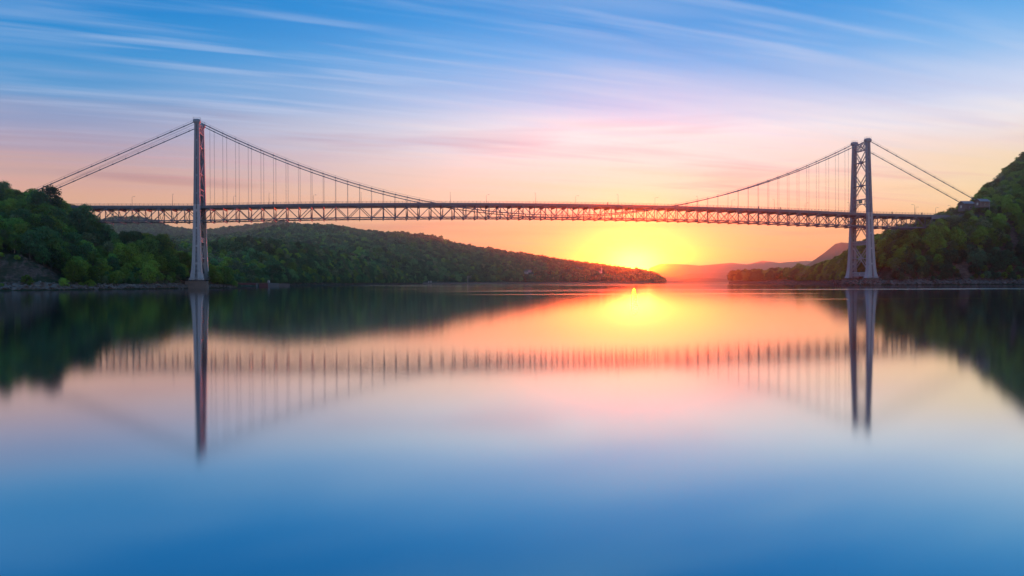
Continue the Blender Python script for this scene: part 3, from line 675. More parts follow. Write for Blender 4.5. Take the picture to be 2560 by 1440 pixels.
# right approach: plate girder and trestle struts beyond the truss
mb = MB(); a, b = SPAN + 7 * PAN - 3, SPAN + 14 * PAN
mb.bar(bp(a, -0.2, 53.0), bp(b, -0.2, 52.8), 0.5, 2.0, T); mb.bar(bp(a, TW, 53.0), bp(b, TW, 52.8), 0.5, 2.0, T)
gi = bb(mb, 'approach_girder', M_TRUSS, bridge)
for k, (q0, q1) in enumerate(((0, 0), (8, 0), (8, 16), (16, 16), (24, 16))):
    mb = MB(); mb.bar(bp(a + q0, 0, 52.2), bp(a + q1, 0, 45.6), 0.4, 0.45, T); bb(mb, 'approach_strut', M_TRUSS, bridge)
mb = MB(); mb.bar(bp(a - 6, 0, 45.7), bp(a + 32, 0, 45.4), 0.5, 0.6, T); bb(mb, 'approach_chord', M_TRUSS, bridge)
# abutment towers the trusses land on (buried in the trees)
for s, w_ in ((LEFT_S * PAN - 4, 8), (SPAN + RIGHT_S * PAN + 34, 8)):
    mb = MB(); mb.box(bp(s, TW / 2, 33), w_, TW + 3, 38, B, T, Z); bb(mb, 'abutment', M_CONC, bridge)

# --- main cables, hand ropes, bands, hangers
ANCH = 97.0
for wi, w in enumerate((0.0, TW)):
    ca_ = empty('main_cable', (0, 0, 0), bridge); ca_['label'] = 'main cable on the near side' if wi == 0 else 'main cable on the far side'
    pts = [bp(-150, w, cable_z(-150))] + [bp(s, w, cable_z(s)) for s in np.linspace(0, SPAN, 121)] + [bp(SPAN + ANCH, w, cable_z(SPAN + ANCH))]
    mb = MB(); mb.tube(pts, 0.30, 8); bb(mb, 'cable_strand', M_CABLE, ca_, True)
    mb = MB()
    hp = [p + Z * 1.35 for p in pts]
    for o in (-0.35, 0.35): mb.tube([p + T * o for p in hp], 0.035, 4, False)
    bb(mb, 'hand_rope', M_ROPE, ca_)
    mb = MB()
    for i in range(-17, NP + 12):
        s = i * PAN
        if i in (0, NP) or s > SPAN + ANCH: continue
        c = bp(s, w, cable_z(s)); d = (bp(s + 1, w, cable_z(s + 1)) - c).normalized()
        mb.tube([c - d * .5, c + d * .5], 0.42, 8); mb.bar(c + Z * .2, c + Z * 1.5, 0.1, 0.12, B)
    o = bb(mb, 'cable_bands', M_CABLE, ca_); o['kind'] = 'stuff'
    for i in range(1, NP):
        s = i * PAN; zt = cable_z(s); zb_ = deck_z(s) - 0.6
        if zt - zb_ < 0.4: 
            if zb_ - zt > 0.5 and False: pass
            continue
        mb = MB()
        for o in (-0.14, 0.14): mb.tube([bp(s + o, w, zb_), bp(s + o, w, zt)], 0.048, 4, False)
        bb(mb, 'hanger', M_ROPE, bridge)
for o in (3.0, 3.9):                                        # two thin ropes beside the left backstay
    mb = MB(); mb.tube([bp(-150, 0.6, cable_z(-150) - o * 1.1), bp(-1.5, 0.6, 112.6 - o * 0.5)], 0.06, 4, False); bb(mb, 'stay_rope', M_ROPE, bridge)

# --- lamps on the deck (things standing on the bridge)
def lamp_meshes(h, m):
    a = MB(); a.tube([(0, 0, 0), (0, 0, h * .5), (0, 0, h)], [0.14, 0.11, 0.07], 6)
    a2 = MB(); a2.tube([(0, 0, h - .1), (0.25, 0, h + .35), (1.1, 0, h + .6), (1.9, 0, h + .62)], 0.055, 5)
    c = MB(); c.box((2.15, 0, h + .55), 0.85, 0.34, 0.16); c.box((2.15, 0, h + .45), 0.6, 0.26, 0.1)
    d = MB(); d.box((0, 0, 0.25), 0.34, 0.34, 0.5)
    return a.mesh('pole', m), a2.mesh('arm', m), c.mesh('lamp_head', m), d.mesh('base', m)
LM = lamp_meshes(7.4, M_LAMPS)
def lamp(p, ang, label, group, ms=LM):
    r = empty('street_lamp', p); r.rotation_euler.z = ang; tag(r, label, 'street lamp', group)
    for nm, me in zip(('pole', 'arm', 'lamp_head', 'base'), ms): link(nm, me, r)
places_n = [(433, 'over the left side span next to the left tower'), (674, 'among the hangers near the left tower'), (904, 'among the hangers where the cable dips left'), (1127, 'right of where the left cable meets the deck'),
            (1340, 'at the middle of the main span'), (1546, 'above the bright sun glow'), (1745, 'where the cable rises from the deck on the right'), (1936, 'among the hangers short of the right tower'), (2124, 'hard against the left side of the right tower')]
for x, d in places_n: s = s_at(x, -0.1); lamp(bp(s, -0.05, deck_z(s) - .3), PHI + math.pi / 2 + (math.pi if x > 1900 else 0) * 0, 'tall lamp on the near railing ' + d, 'street lamps along the bridge deck')
places_f = [(332, 'left of the left tower over the side span'), (585, 'just right of the left tower'), (785, 'in the left third of the span'), (1217, 'left of the middle of the span'), (1440, 'right of the middle of the span'),
            (1638, 'right above the glow of the sun'), (1830, 'under the right cable'), (2013, 'two lamps short of the right tower')]
for x, d in places_f: s = s_at(x, TW); lamp(bp(s, TW - .0, deck_z(s) - .3), PHI - math.pi / 2 + 0.9, 'lamp on the far railing ' + d, 'street lamps along the bridge deck')
for x, w, sc, d in ((2286.5, -0.1, 1, 'left of a pair on the right approach'), (2289.5, TW, 1, 'right of a pair on the right approach'), (2339, TW, 1, 'second on the far side of the right approach'), (2377, 0, 1, 'by the trees below the cable houses')):
    s = s_at(x, w); lamp(bp(s, w, deck_z(s) - .3), PHI + math.pi + (math.pi if w > 1 else 0), 'pale street lamp ' + d, 'street lamps on the right approach road')
# utility boxes on the parapet
for x in (685, 1897, 1951, 1520, 2230, 2305):
    s = s_at(x, 0); mb = MB(); mb.box((0, 0, 0.95), 0.6, 0.4, 1.5); mb.box((0, 0, 1.75), 0.7, 0.5, 0.12); mb.box((0, -.22, 1.0), 0.4, 0.04, 0.9)
    tag(mb.build('utility_box', M_LAMPS, None, bp(s, -0.05, deck_z(s) - .3)), 'small dark utility box on the near bridge railing', 'utility box', 'utility boxes on the bridge railing')

# --- cable houses of the right anchorage
def cable_house(s, w, zb_, L, Wd, H, RH, label, window):
    r = empty('cable_house', bp(s, w, zb_)); r.rotation_euler.z = PHI; tag(r, label, 'building')
    mb = MB(); mb.box((L / 2, 0, H / 2), L, Wd, H)
    i = len(mb.v); mb.v += [(0, -Wd / 2, H), (0, Wd / 2, H), (0, 0, H + RH - .1), (L, -Wd / 2, H), (L, Wd / 2, H), (L, 0, H + RH - .1)]; mb.f += [(i, i + 1, i + 2), (i + 3, i + 5, i + 4)]
    mb.build('wall', M_BRICK, r)
    mb = MB(); 
    for sg_ in (-1, 1):
        e = Vector((0, sg_ * (Wd / 2 + .6), H - .25)); tpt = Vector((0, 0, H + RH)); n_ = Vector((0, 0, .22))
        mb.hexa([e + Vector((-.7, 0, 0)), e + Vector((L + .7, 0, 0)), tpt + Vector((L + .7, 0, 0)), tpt + Vector((-.7, 0, 0)), e + Vector((-.7, 0, 0)) + n_, e + Vector((L + .7, 0, 0)) + n_, tpt + Vector((L + .7, 0, 0)) + n_, tpt + Vector((-.7, 0, 0)) + n_])
    mb.build('roof', M_SLATE, r)
    mb = MB(); mb.box((L * .58, -Wd / 2 - .04, H * .5), 1.6, 0.1, 1.5); wn = mb.build('window', M_PALE, r)
    mb = MB(); mb.box((L * .58 - .35, -Wd / 2 - .11, H * .5), .58, 0.04, 1.2); mb.build('pane', M_GLASS, wn); mb = MB(); mb.box((L * .58 + .35, -Wd / 2 - .11, H * .5), .58, 0.04, 1.2); mb.build('pane', M_GLASS, wn)
    mb = MB()
    for q in np.linspace(0.0, L, 4): mb.box((q, -Wd / 2 - .1, H / 2 - .2), 0.6, 0.3, H - .3)
    mb.build('pilaster', M_BRICK, r)
    mb = MB(); mb.box((-.12, 0, H * .62), 0.3, 1.6, 2.0); mb.build('cable_opening', M_PALE, r)
cable_house(SPAN + ANCH - 1.0, TW, 60.0, 9.2, 7.5, 6.0, 2.2, 'stone cable house with grey roof where the far cable ends', True)
cable_house(SPAN + ANCH - 0.5, 0.0, 61.5, 8.0, 6.5, 4.6, 2.2, 'smaller cable house half hidden in trees, higher and farther right', True)
PM = lamp_meshes(8.0, M_GALV)
p = at(2473, 527, 676); r = empty('utility_pole', p); tag(r, 'white metal pole with short arm beside the right cable house', 'pole')
link('pole', PM[0], r)
mb = MB(); mb.tube([(0, 0, 8), (.2, 0, 8.4), (.5, 0, 8.5)], 0.07, 5); mb.build('arm', M_GALV, r)

# ------------------------------------------------------------------ trees
def crown_mesh(name, R, H, nl, nleaf, size, m, seed, droop=0.25, base=0.25, cone=0.0):
    """lobes spread over an ellipsoid, each carrying a shell of leaf sprays; gaps are left between lobes"""
    g = np.random.default_rng(seed); C = []; Rr = []
    for i in range(nl):
        th = g.uniform(0, 2 * math.pi) if i else 0; v = (i + .5) / nl
        zf = base + (1 - base) * v ** 0.9
        rad = R * (math.sin(math.pi * min(1, (zf - base) / (1 - base) * 0.86 + 0.14)) ** 0.6 if not cone else (1 - zf) ** 0.8 + .08)
        rr = rad * g.uniform(0.45, 0.85); th = i * 2.39996 + g.uniform(-.5, .5)
        lr = R * g.uniform(0.30, 0.46) * (1 if not cone else (1.15 - zf) * 0.8)
        C.append((rr * math.cos(th), rr * math.sin(th), H * zf - lr * 0.25)); Rr.append(lr)
    C = np.array(C); Rr = np.array(Rr)
    w = Rr ** 2; li = g.choice(nl, nleaf, p=w / w.sum())
    d = g.normal(size=(nleaf, 3)); d[:, 2] = d[:, 2] * 0.8 + 0.42; d /= np.linalg.norm(d, axis=1)[:, None]
    rad = Rr[li] * (1 - 0.38 * g.random(nleaf) ** 2.0) * (1 + 0.14 * g.normal(size=nleaf))
    P = C[li] + d * rad[:, None] * np.array([1, 1, 0.72])
    # normals mostly outward from the lobe, a little up
    n = d + g.normal(size=(nleaf, 3)) * 0.55; n[:, 2] += 0.35; n /= np.linalg.norm(n, axis=1)[:, None]
    a = np.cross(n, g.normal(size=(nleaf, 3))); a /= np.linalg.norm(a, axis=1)[:, None]; b = np.cross(n, a)
    s1 = size * g.uniform(0.6, 1.35, nleaf)[:, None]; s2 = s1 * g.uniform(0.45, 0.8, nleaf)[:, None]
    V = np.stack([P - a * s1, P - b * s2 + n * s1 * .15, P + a * s1, P + b * s2 - n * s1 * .1], 1).reshape(-1, 3)
    Fq = np.arange(nleaf * 4).reshape(-1, 4)
    return npmesh(name, V, Fq, m)
def trunk_mesh(R, H, m, seed, limbs=6, r0=0.28):
    g = random.Random(seed); mb = MB(); p = [Vector((0, 0, -1.5))]
    for k in range(1, 5): p.append(Vector((g.uniform(-.3, .3) * k * .4, g.uniform(-.3, .3) * k * .4, H * .8 * k / 4)))
    mb.tube(p, [r0 * 1.25, r0, r0 * .75, r0 * .5, r0 * .18], 7)
    for i in range(limbs):
        f = g.uniform(.3, .75); b = p[1].lerp(p[4], f); th = i * 2.4 + g.uniform(-.4, .4); L = R * g.uniform(.55, .9)
        mid = b + Vector((math.cos(th) * L * .5, math.sin(th) * L * .5, L * .30)); e = b + Vector((math.cos(th) * L, math.sin(th) * L, L * .75))
        mb.tube([b, mid, e], [r0 * .45, r0 * .28, r0 * .08], 5)
    return mb.mesh('trunk', m)
KINDS = {}
def kind(name, m, R, H, nl, nleaf, size, seed, n=2, **kw):
    KINDS[name] = [(crown_mesh('crown', R * (1 + .08 * q), H, nl, nleaf, size, m, seed + q * 17, **kw), trunk_mesh(R, H, M_BARK, seed + q)) for q in range(n)]
kind('mid', F_MID, 5.2, 12.0, 20, 3600, 0.30, 100, 3)
kind('yellow', F_YEL, 4.8, 11.5, 18, 3200, 0.30, 200, 2)
kind('dark', F_DRK, 5.4, 13.0, 22, 3600, 0.30, 300, 2)
kind('pale', F_PAL, 4.5, 11.0, 16, 1900, 0.26, 400, 2)
kind('deep', F_BLU, 4.2, 9.0, 18, 2800, 0.28, 500, 3)
kind('bush', F_YEL, 2.6, 4.2, 12, 1800, 0.18, 600, 2, base=0.12)
kind('pine', F_DRK, 3.4, 15.0, 34, 3000, 0.26, 700, 1, cone=1.0, base=0.2)
def tree(kindname, p, sc, label, group=None, name='tree', cat='tree', var=None, sq=None):
    cm, tm = KINDS[kindname][(random.randrange(len(KINDS[kindname])) if var is None else var)]
    r = empty(name, p); r.rotation_euler.z = random.uniform(0, 6.28); r.scale = (sc, sc, sc * (sq if sq else random.uniform(.85, 1.12)))
    tag(r, label, cat, group); link('crown', cm, r); link('trunk', tm, r)
    return r
def surf(h, x, tau):
    c = int(np.argmin(abs(h.gx - x))); j = int(np.argmin(abs(h.tt - tau))); return Vector(h.V[c * h.nj + j])
forest_pts = {'left': [], 'right': [], 'head': [], 'ridge': [], 'far': [], 'knoll': []}

# --- left bank: landmark trees first
def land(h, x, tau): p = surf(h, x, tau); return Vector((p.x, p.y, p.z - 0.3))
gap = [(4, 430), ]
marks = [('pine', 2, 5.0, 1.12, 'dark ragged pine standing above the trees at the top left corner of the bank', 'pine_tree', 'pine'),
         ('dark', 128, 4.95, 1.62, 'big dark rounded tree on the crest where the bridge cables vanish', 'tree', 'tree'),
         ('dark', 100, 4.85, 1.5, 'dark tree just left of the big crest tree by the cables', 'tree', 'tree'),
         ('dark', 188, 4.8, 1.25, 'dark tree in the notch between the crest and the deck end', 'tree', 'tree'),
         ('dark', 214, 4.9, 1.42, 'dark open crowned tree hiding the left end of the deck', 'tree', 'tree'),
         ('dark', 243, 4.6, 1.15, 'dark tree right against the left end of the bridge truss', 'tree', 'tree'),
         ('pale', 38, 4.5, 1.0, 'pale olive tree in the upper part of the left bank', 'tree', 'tree'),
         ('yellow', 545, 2.6, 0.9, 'bright green round tree at the water right of the left tower', 'tree', 'tree'),
         ('yellow', 534, 3.4, 0.86, 'yellow green tree just behind the left tower foot', 'tree', 'tree'),
         ('dark', 395, 4.7, 1.0, 'dark pointed tree on the slope left of the left tower', 'tree', 'tree')]
placed = []
for kd, x, tau, sc, lab, nm, ct in marks:
    p = land(HL, x, tau); tree(kd, p, sc, lab, None, nm, ct, 0); placed.append(p)
for kd, x, tau, sc, lab in (('bush', 66, 1.9, 1.25, 'bright green round bush at the foot of the left cliff'), ('bush', 158, 1.8, 1.15, 'yellow green spreading bush right of the cliff foot'), ('bush', 228, 1.75, 0.95, 'light green bush on the stones, upper of two'),
                            ('bush', 205, 1.6, 0.7, 'low dark green bush on the shore stones, left of a pair'), ('bush', 218, 1.6, 0.75, 'low green bush on the shore stones, right of a pair'), ('bush', 6, 1.7, 0.55, 'small green shrub at the far left water edge'), ('bush', 45, 3.2, 0.6, 'small shrub growing from a crack in the left cliff'), ('bush', 2, 3.2, 0.7, 'yellowish shrub on the cliff at the left picture edge')):
    tree(kd, land(HL, x, tau), sc, lab, None, 'bush', 'bush')
# bare pale tree on top of the rock
p = land(HL, 33, 3.9); g_ = random.Random(5); mb = MB()
mb.tube([(0, 0, -1), (.2, 0, 2), (-.1, .1, 4), (.5, 0, 6.2)], [.22, .18, .13, .06], 6)
r = tag(empty('bare_tree', p), 'small bare pale tree leaning above the left cliff', 'tree'); mb.build('trunk', M_PALEBARK, r)
for i in range(12):
    mb = MB(); z0 = g_.uniform(2.0, 5.6); a = g_.uniform(0, 6.28); L = g_.uniform(1.5, 3.2); b = Vector((.1, 0, z0)); e = b + Vector((math.cos(a) * L, math.sin(a) * L * .6, L * .7)); md = b.lerp(e, .5) + Vector((0, 0, -.25))
    mb.tube([b, md, e], [.09, .06, .02], 4); mb.tube([md, md + Vector((math.cos(a + 1) * L * .4, 0, L * .45))], [.05, .015], 4); mb.build('branch', M_PALEBARK, r)

def keep_l(x, tau, p):
    if x < 175 and tau < 3.75: return False
    if any((p[0] - q.x) ** 2 + (p[1] - q.y) ** 2 < 20 for q in placed): return False
    if 275 < x < 305 and 2.2 < tau < 3.2: return rng.random() < 0.3
    # clear corridor under the deck
    rel = Vector((p[0], p[1], 0)) - PL; s_, w_ = rel.dot(B), rel.dot(T)
    if -70 < s_ < 10 and -8 < w_ < 26 and p[2] + 11 > 44: return False
    if abs(s_) < 9 and -14 < w_ < 30: return False
    return True
def zone(x, tau, side):
    hgt = 'by the shore' if tau < 2.9 else ('low on the slope' if tau < 4.0 else ('high on the slope' if tau < 4.75 else 'along the skyline'))
    if side == 'left': xz = 'above the bare rock' if x < 150 else ('below the crest trees' if x < 260 else ('under the left side span' if x < 400 else 'nearest the left tower'))
    else: xz = 'just right of the right tower' if x < 2270 else ('under the right approach' if x < 2395 else ('below the cable houses' if x < 2480 else 'at the right picture edge'))
    return hgt + ' ' + xz
def species(x, tau, p):
    q = noise.noise(Vector((p[0] * .03, p[1] * .03, p[2] * .05))) + rng.normal() * .25
    return q
cand = HL.scatter(420, 5.6, 2.0, 5.7, keep_l, -30, 570)
cand.sort(key=lambda c: c[0][1])
LABL = {'mid': 'mid green left bank tree', 'yellow': 'yellow green left bank tree', 'dark': 'dark green left bank tree', 'pale': 'thin pale olive left bank tree'}
for i, (p, x, tau) in enumerate(cand):
    q = species(x, tau, p); low = tau < 3.2
    kd = 'yellow' if (low and q > -.25) or q > .35 else ('pale' if abs(q) < .05 else ('dark' if q < -.15 or tau > 4.8 else 'mid'))
    sc = rng.uniform(.75, 1.38) * (rng.uniform(.5, .85) if low else 1.0)
    if x > 430: sc *= 0.85
    if x < 60 and tau > 4.3: sc *= 0.85
    if i < 165: tree(kd, Vector((p[0], p[1], p[2] - .4)), sc, ('tall ' if sc > 1.12 else ('small ' if sc < .75 else '')) + LABL[kd] + ' ' + zone(x, tau, 'left'), kd + ' trees on the left bank', sq=rng.uniform(.85, 1.1))
    else: forest_pts['left'].append((p, sc, kd))
for p, x, tau in HL.scatter(700, 6.0, 2.0, 5.9, lambda x, t_, p: t_ > 3.7, -900, -30): forest_pts['left'].append((p, rng.uniform(.7, 1.0), 'mid'))

for p, x, tau in HL.scatter(900, 2.2, 1.75, 4.0, lambda x, t_, p: x > 178 and keep_l(x, t_, p), 175, 590): forest_pts['left'].append((p, rng.uniform(.22, .5), 'mid' if rng.random() < .7 else 'yellow'))
# --- right bank
def keep_r(x, tau, p):
    rel = Vector((p[0], p[1], 0)) - PL; s_, w_ = rel.dot(B), rel.dot(T)
    if abs(s_ - SPAN) < 15 and -16 < w_ < 36: return False
    if SPAN - 4 < s_ < SPAN + 50 and -6 < w_ < 24 and p[2] > 30: return False
    if SPAN + 45 < s_ < SPAN + 92 and -1 < w_ < 21 and p[2] > 46: return False
    if SPAN + 90 < s_ < SPAN + 108 and (-6 < w_ < 6 or 10 < w_ < 24): return False
    if p[2] > 50 and SPAN + 88 < s_ < SPAN + 112 and -22 < w_ <= -6 and rng.random() < .6: return False
    cliff = noise.noise(Vector((p[0] * .06, p[2] * .05, 3.0)))
    if 1.9 < tau < 4.4 and cliff > 0.42 and x > 2210: return False
    return True
candr = HB.scatter(4200, 3.2, 1.95, 5.5, keep_r, 1990, 2640)
candr.sort(key=lambda c: c[0][1])
LABR = {'deep': 'deep green right bank tree', 'mid': 'lighter green right bank tree', 'yellow': 'fresh yellow green right bank tree', 'pale': 'thin grey green right bank tree'}
nr = 0
for i, (p, x, tau) in enumerate(candr):
    q = species(x, tau, p)
    kd = 'yellow' if tau < 2.6 and q > .1 and x > 2380 else ('mid' if q > .5 else ('pale' if q < -.55 else 'deep'))
    sc = rng.uniform(.5, 1.12) * {'deep': 1, 'mid': .72, 'yellow': .62, 'pale': .7}[kd] * (0.8 if tau < 2.6 else 1)
    if x < 2120: sc *= 0.95
    rel = Vector((p[0], p[1], 0)) - PL; s_ = rel.dot(B)
    if SPAN + 84 < s_ < SPAN + 114 and p[2] > 45: sc *= .6
    if 2165 < x < 2575 and nr < 125: tree(kd, Vector((p[0], p[1], p[2] - .4)), sc, ('tall ' if sc > .85 else ('small ' if sc < .6 else '')) + LABR[kd] + ' ' + zone(x, tau, 'right'), kd + ' trees on the right mountainside'); nr += 1
    else: forest_pts['right'].append((p, sc, kd))
for p, x, tau in HB.scatter(1500, 5.0, 1.95, 5.5, None, 2640, 3480): forest_pts['right'].append((p, rng.uniform(.7, 1.2), 'deep'))
for p, x, tau in HB.scatter(140, 6.5, 3.4, 5.4, None, 1828, 2010): forest_pts['knoll'].append((p, rng.uniform(1.0, 1.5), 'dark' if rng.random() < .6 else 'mid'))
for p, x, tau in HB.scatter(30, 7, 1.9, 3.4, lambda x, t_, p: x < 1885 or rng.random() < .06, 1826, 2000): forest_pts['knoll'].append((p, rng.uniform(.7, 1.15), 'mid'))

# --- headland and ridges: woods that read as one mass
kind('head_mid', F_FAR, 6.5, 14.0, 16, 900, 0.75, 900, 2); kind('head_dark', F_DRK, 7.0, 15.0, 16, 900, 0.75, 930, 2); kind('head_pale', F_PAL, 5.5, 13.0, 12, 600, 0.7, 960, 1); kind('head_yel', F_YEL, 5.5, 12.0, 14, 800, 0.7, 965, 1)
kind('far_a', F_FAR, 6.5, 11.0, 7, 150, 2.0, 970, 2); kind('far_b', F_DRK, 7.0, 12.0, 7, 150, 2.0, 990, 1); kind('far_c', F_MID, 6.8, 12.0, 7, 150, 2.0, 995, 1); kind('far_d', F_PAL, 5.8, 10.0, 7, 120, 1.8, 998, 1)
for p, x, tau in HH.scatter(2400, 6.5, 1.9, 4.35, None):
    q = species(x, tau, p) ; kd = 'head_dark' if q < .05 else ('head_mid' if q < .55 else 'head_yel')
    if tau < 2.5 and rng.random() < .3: kd = 'head_pale'
    forest_pts['head'].append((p, rng.uniform(.62, 1.05) * (0.7 if tau < 2.3 or x > 1000 else 1), kd))
for p, x, tau in HH.scatter(700, 3.5, 1.9, 2.6, None): forest_pts['head'].append((p, rng.uniform(.3, .5), 'head_mid'))
housespots = [(x, y, z) for x, y, z in ()]
HOUSES = [(1280, 664, 1, 'white'), (1322, 675, 0, 'white'), (1335, 668, 0, 'pale'), (1354, 666, 2, 'long white'), (1316, 680, 0, 'small pale'), (1378, 665, 0, 'low pale'), (1410, 667, 0, 'small white'), (1448, 671, 0, 'narrow white'), (1498, 677, 3, 'white church')]
def ridge_at(x, y):
    best = None
    c = int(np.argmin(abs(HR.gx - x)))
    for j in range(HR.nj):
        v = HR.V[c * HR.nj + j]; yy = hor(x) - (v[2] - CAMZ) / v[1] * F
        if best is None or abs(yy - y) < best[0]: best = (abs(yy - y), Vector(v))
    return best[1]
hp = [ridge_at(x, y + 5) for x, y, k_, c_ in HOUSES]
def keep_f(x, tau, p): return not any(abs(p[0] - q.x * p[1] / q.y) < 13 and q.y - 105 < p[1] < q.y + 18 for q in hp)
for p, x, tau in HR.scatter(15000, 8.5, 1.8, 5.25, keep_f): forest_pts['ridge'].append((p, rng.uniform(.55, 1.45), ('far_b', 'far_a', 'far_c', 'far_d')[int(np.clip((species(x * 3, tau, p * .4) + .45) / .3, 0, 3))]))
for p, x, tau in HF.scatter(4500, 11, .8, 2.3, None, 230, 760): forest_pts['far'].append((p, rng.uniform(.6, 1.4), 'far_c' if rng.random() < .6 else 'far_a'))
def forest(name, pts, label):
    kinds = sorted({k_ for _, _, k_ in pts}); protos = []; idx0 = {}
    for k_ in kinds:
        idx0[k_] = (len(protos), len(KINDS[k_])); protos += [c for c, _ in KINDS[k_]]
    me = bpy.data.meshes.new(name); P = np.array([p for p, _, _ in pts], np.float32); P[:, 2] -= .4
    me.vertices.add(len(P)); me.vertices.foreach_set('co', P.ravel())
    def attr(nm, typ, vals, key):
        a = me.attributes.new(nm, typ, 'POINT'); a.data.foreach_set(key, np.asarray(vals).ravel())
    attr('rot', 'FLOAT_VECTOR', np.stack([np.zeros(len(P)), np.zeros(len(P)), rng.uniform(0, 6.28, len(P))], 1).astype(np.float32), 'vector')
    sc = np.array([s_ for _, s_, _ in pts]); attr('scl', 'FLOAT_VECTOR', np.stack([sc, sc, sc * rng.uniform(.85, 1.15, len(P))], 1).astype(np.float32), 'vector')
    attr('idx', 'INT', np.array([idx0[k_][0] + random.randrange(idx0[k_][1]) for _, _, k_ in pts], np.int32), 'value')
    o = link(name, me); tag(o, label, kind='stuff')
    ng = bpy.data.node_groups.new(name + '_nodes', 'GeometryNodeTree'); ng.interface.new_socket('Geometry', in_out='INPUT', socket_type='NodeSocketGeometry'); ng.interface.new_socket('Geometry', in_out='OUTPUT', socket_type='NodeSocketGeometry')
    n = ng.nodes; l = ng.links; gi_ = n.new('NodeGroupInput'); go = n.new('NodeGroupOutput'); iop = n.new('GeometryNodeInstanceOnPoints'); g2i = n.new('GeometryNodeGeometryToInstance')
    for c in reversed(protos):                       # joined sockets come out in reverse link order
        ob = PROTO.get(c.name)
        if ob is None: ob = bpy.data.objects.new('crown_shape', c); PROTO[c.name] = ob
        oi = n.new('GeometryNodeObjectInfo'); oi.inputs['Object'].default_value = ob; oi.inputs['As Instance'].default_value = True; l.new(oi.outputs['Geometry'], g2i.inputs[0])
    def na(nm, ty):
        a = n.new('GeometryNodeInputNamedAttribute'); a.data_type = ty; a.inputs[0].default_value = nm; return a.outputs[0]
    l.new(gi_.outputs[0], iop.inputs['Points'])
    ji = n.new('GeometryNodeJoinGeometry')
    for lk in list(g2i.inputs[0].links): l.new(lk.from_socket, ji.inputs[0]); l.remove(lk)
    n.remove(g2i); l.new(ji.outputs[0], iop.inputs['Instance']); iop.inputs['Pick Instance'].default_value = True
    l.new(na('idx', 'INT'), iop.inputs['Instance Index']); l.new(na('rot', 'FLOAT_VECTOR'), iop.inputs['Rotation']); l.new(na('scl', 'FLOAT_VECTOR'), iop.inputs['Scale'])
    l.new(iop.outputs[0], go.inputs[0])
    md = o.modifiers.new('scatter', 'NODES'); md.node_group = ng
    return o
PROTO = {}
forest('forest', forest_pts['left'], 'dense woods behind the front trees of the left bank')
forest('forest', forest_pts['right'], 'dense dark woods covering the right mountainside')
forest('forest', forest_pts['knoll'], 'dark grove on the low point left of the right tower')
forest('forest', forest_pts['head'], 'dark green woods covering the headland behind the left tower')
forest('forest', forest_pts['ridge'], 'woods covering the long ridge in the middle distance')
forest('forest', forest_pts['far'], 'woods on the far hill seen under the deck')

# ------------------------------------------------------------------ shore stones
def rock_mb(g, s):
    mb = MB(); import itertools
    P = []
    for z, f in ((-.45, .8), (0.05, 1.0), (.42, .62)):
        n = 6; o = g.uniform(0, 1)
        for j in range(n):
            a = 2 * math.pi * (j + o * .5) / n; q = f * g.uniform(.7, 1.15); P.append((math.cos(a) * s * q, math.sin(a) * s * .8 * q, (z + g.uniform(-.08, .08)) * s))
    mb.v = P
    for k in range(2):
        for j in range(6): A = k * 6 + j; Bq = k * 6 + (j + 1) % 6; mb.f.append((A, Bq, Bq + 6, A + 6))
    mb.f.append(tuple(range(12, 18))); mb.f.append(tuple(range(5, -1, -1))); return mb
gq = random.Random(3)
rock_shapes = [rock_mb(gq, 1.0) for _ in range(8)]
def stones(h, x0, x1, cnt, s0, s1, label, tau0=.9, tau1=2.05, zmax=4.5):
    V = []; Fq = []; n = 0
    P = h.scatter(cnt, 0.35, tau0, tau1, lambda x, t_, p: p[2] < zmax, x0, x1)
    for p, x, tau in P:
        sh = gq.choice(rock_shapes); s_ = s0 + (s1 - s0) * gq.random() ** 3
        M = Matrix.Translation(p) @ Euler((gq.uniform(-.6, .6), gq.uniform(-.6, .6), gq.uniform(0, 6.28))).to_matrix().to_4x4() @ Matrix.Diagonal((s_ * gq.uniform(.8, 1.8), s_, s_ * gq.uniform(.5, .9), 1))
        i = len(V); V += [tuple(M @ Vector(v)) for v in sh.v]; Fq += [tuple(i + k for k in f) for f in sh.f]
    mb = MB(); mb.v = V; mb.f = Fq; tag(mb.build('shore_rocks', M_ROCK), label, kind='stuff')
stones(HL, -20, 590, 3600, .32, 2.0, 'jumble of brown stones along the left shore')
stones(HB, 2085, 2600, 2400, .35, 2.1, 'jumble of dark stones along the right shore')
stones(HB, 1885, 2085, 500, .4, 1.3, 'pale stones along the low shore left of the right tower', zmax=6)
stones(HH, 600, 1040, 800, .5, 1.4, 'rocks along the foot of the headland', zmax=4)
for h, xs, side in ((HL, (14, 52, 92, 118, 150, 178, 196, 236, 262, 300, 345, 392, 432, 462), 'left'), (HB, (2128, 2152, 2196, 2230, 2275, 2330, 2390, 2450, 2510, 2545), 'right')):
    for x in xs:
        p = surf(h, x, gq.uniform(1.1, 1.8)); mb = gq.choice(rock_shapes); s_ = gq.uniform(1.1, 2.0)
        o = link('boulder', mb.mesh('boulder', M_ROCK), None, p + Z * .2); o.scale = (s_ * 1.5, s_, s_ * .75); o.rotation_euler = (gq.uniform(-.3, .3), gq.uniform(-.3, .3), gq.uniform(0, 6.28))
        tag(o, 'large angular boulder among the smaller stones of the %s shore' % side, 'boulder', 'boulders on the %s shore' % side)
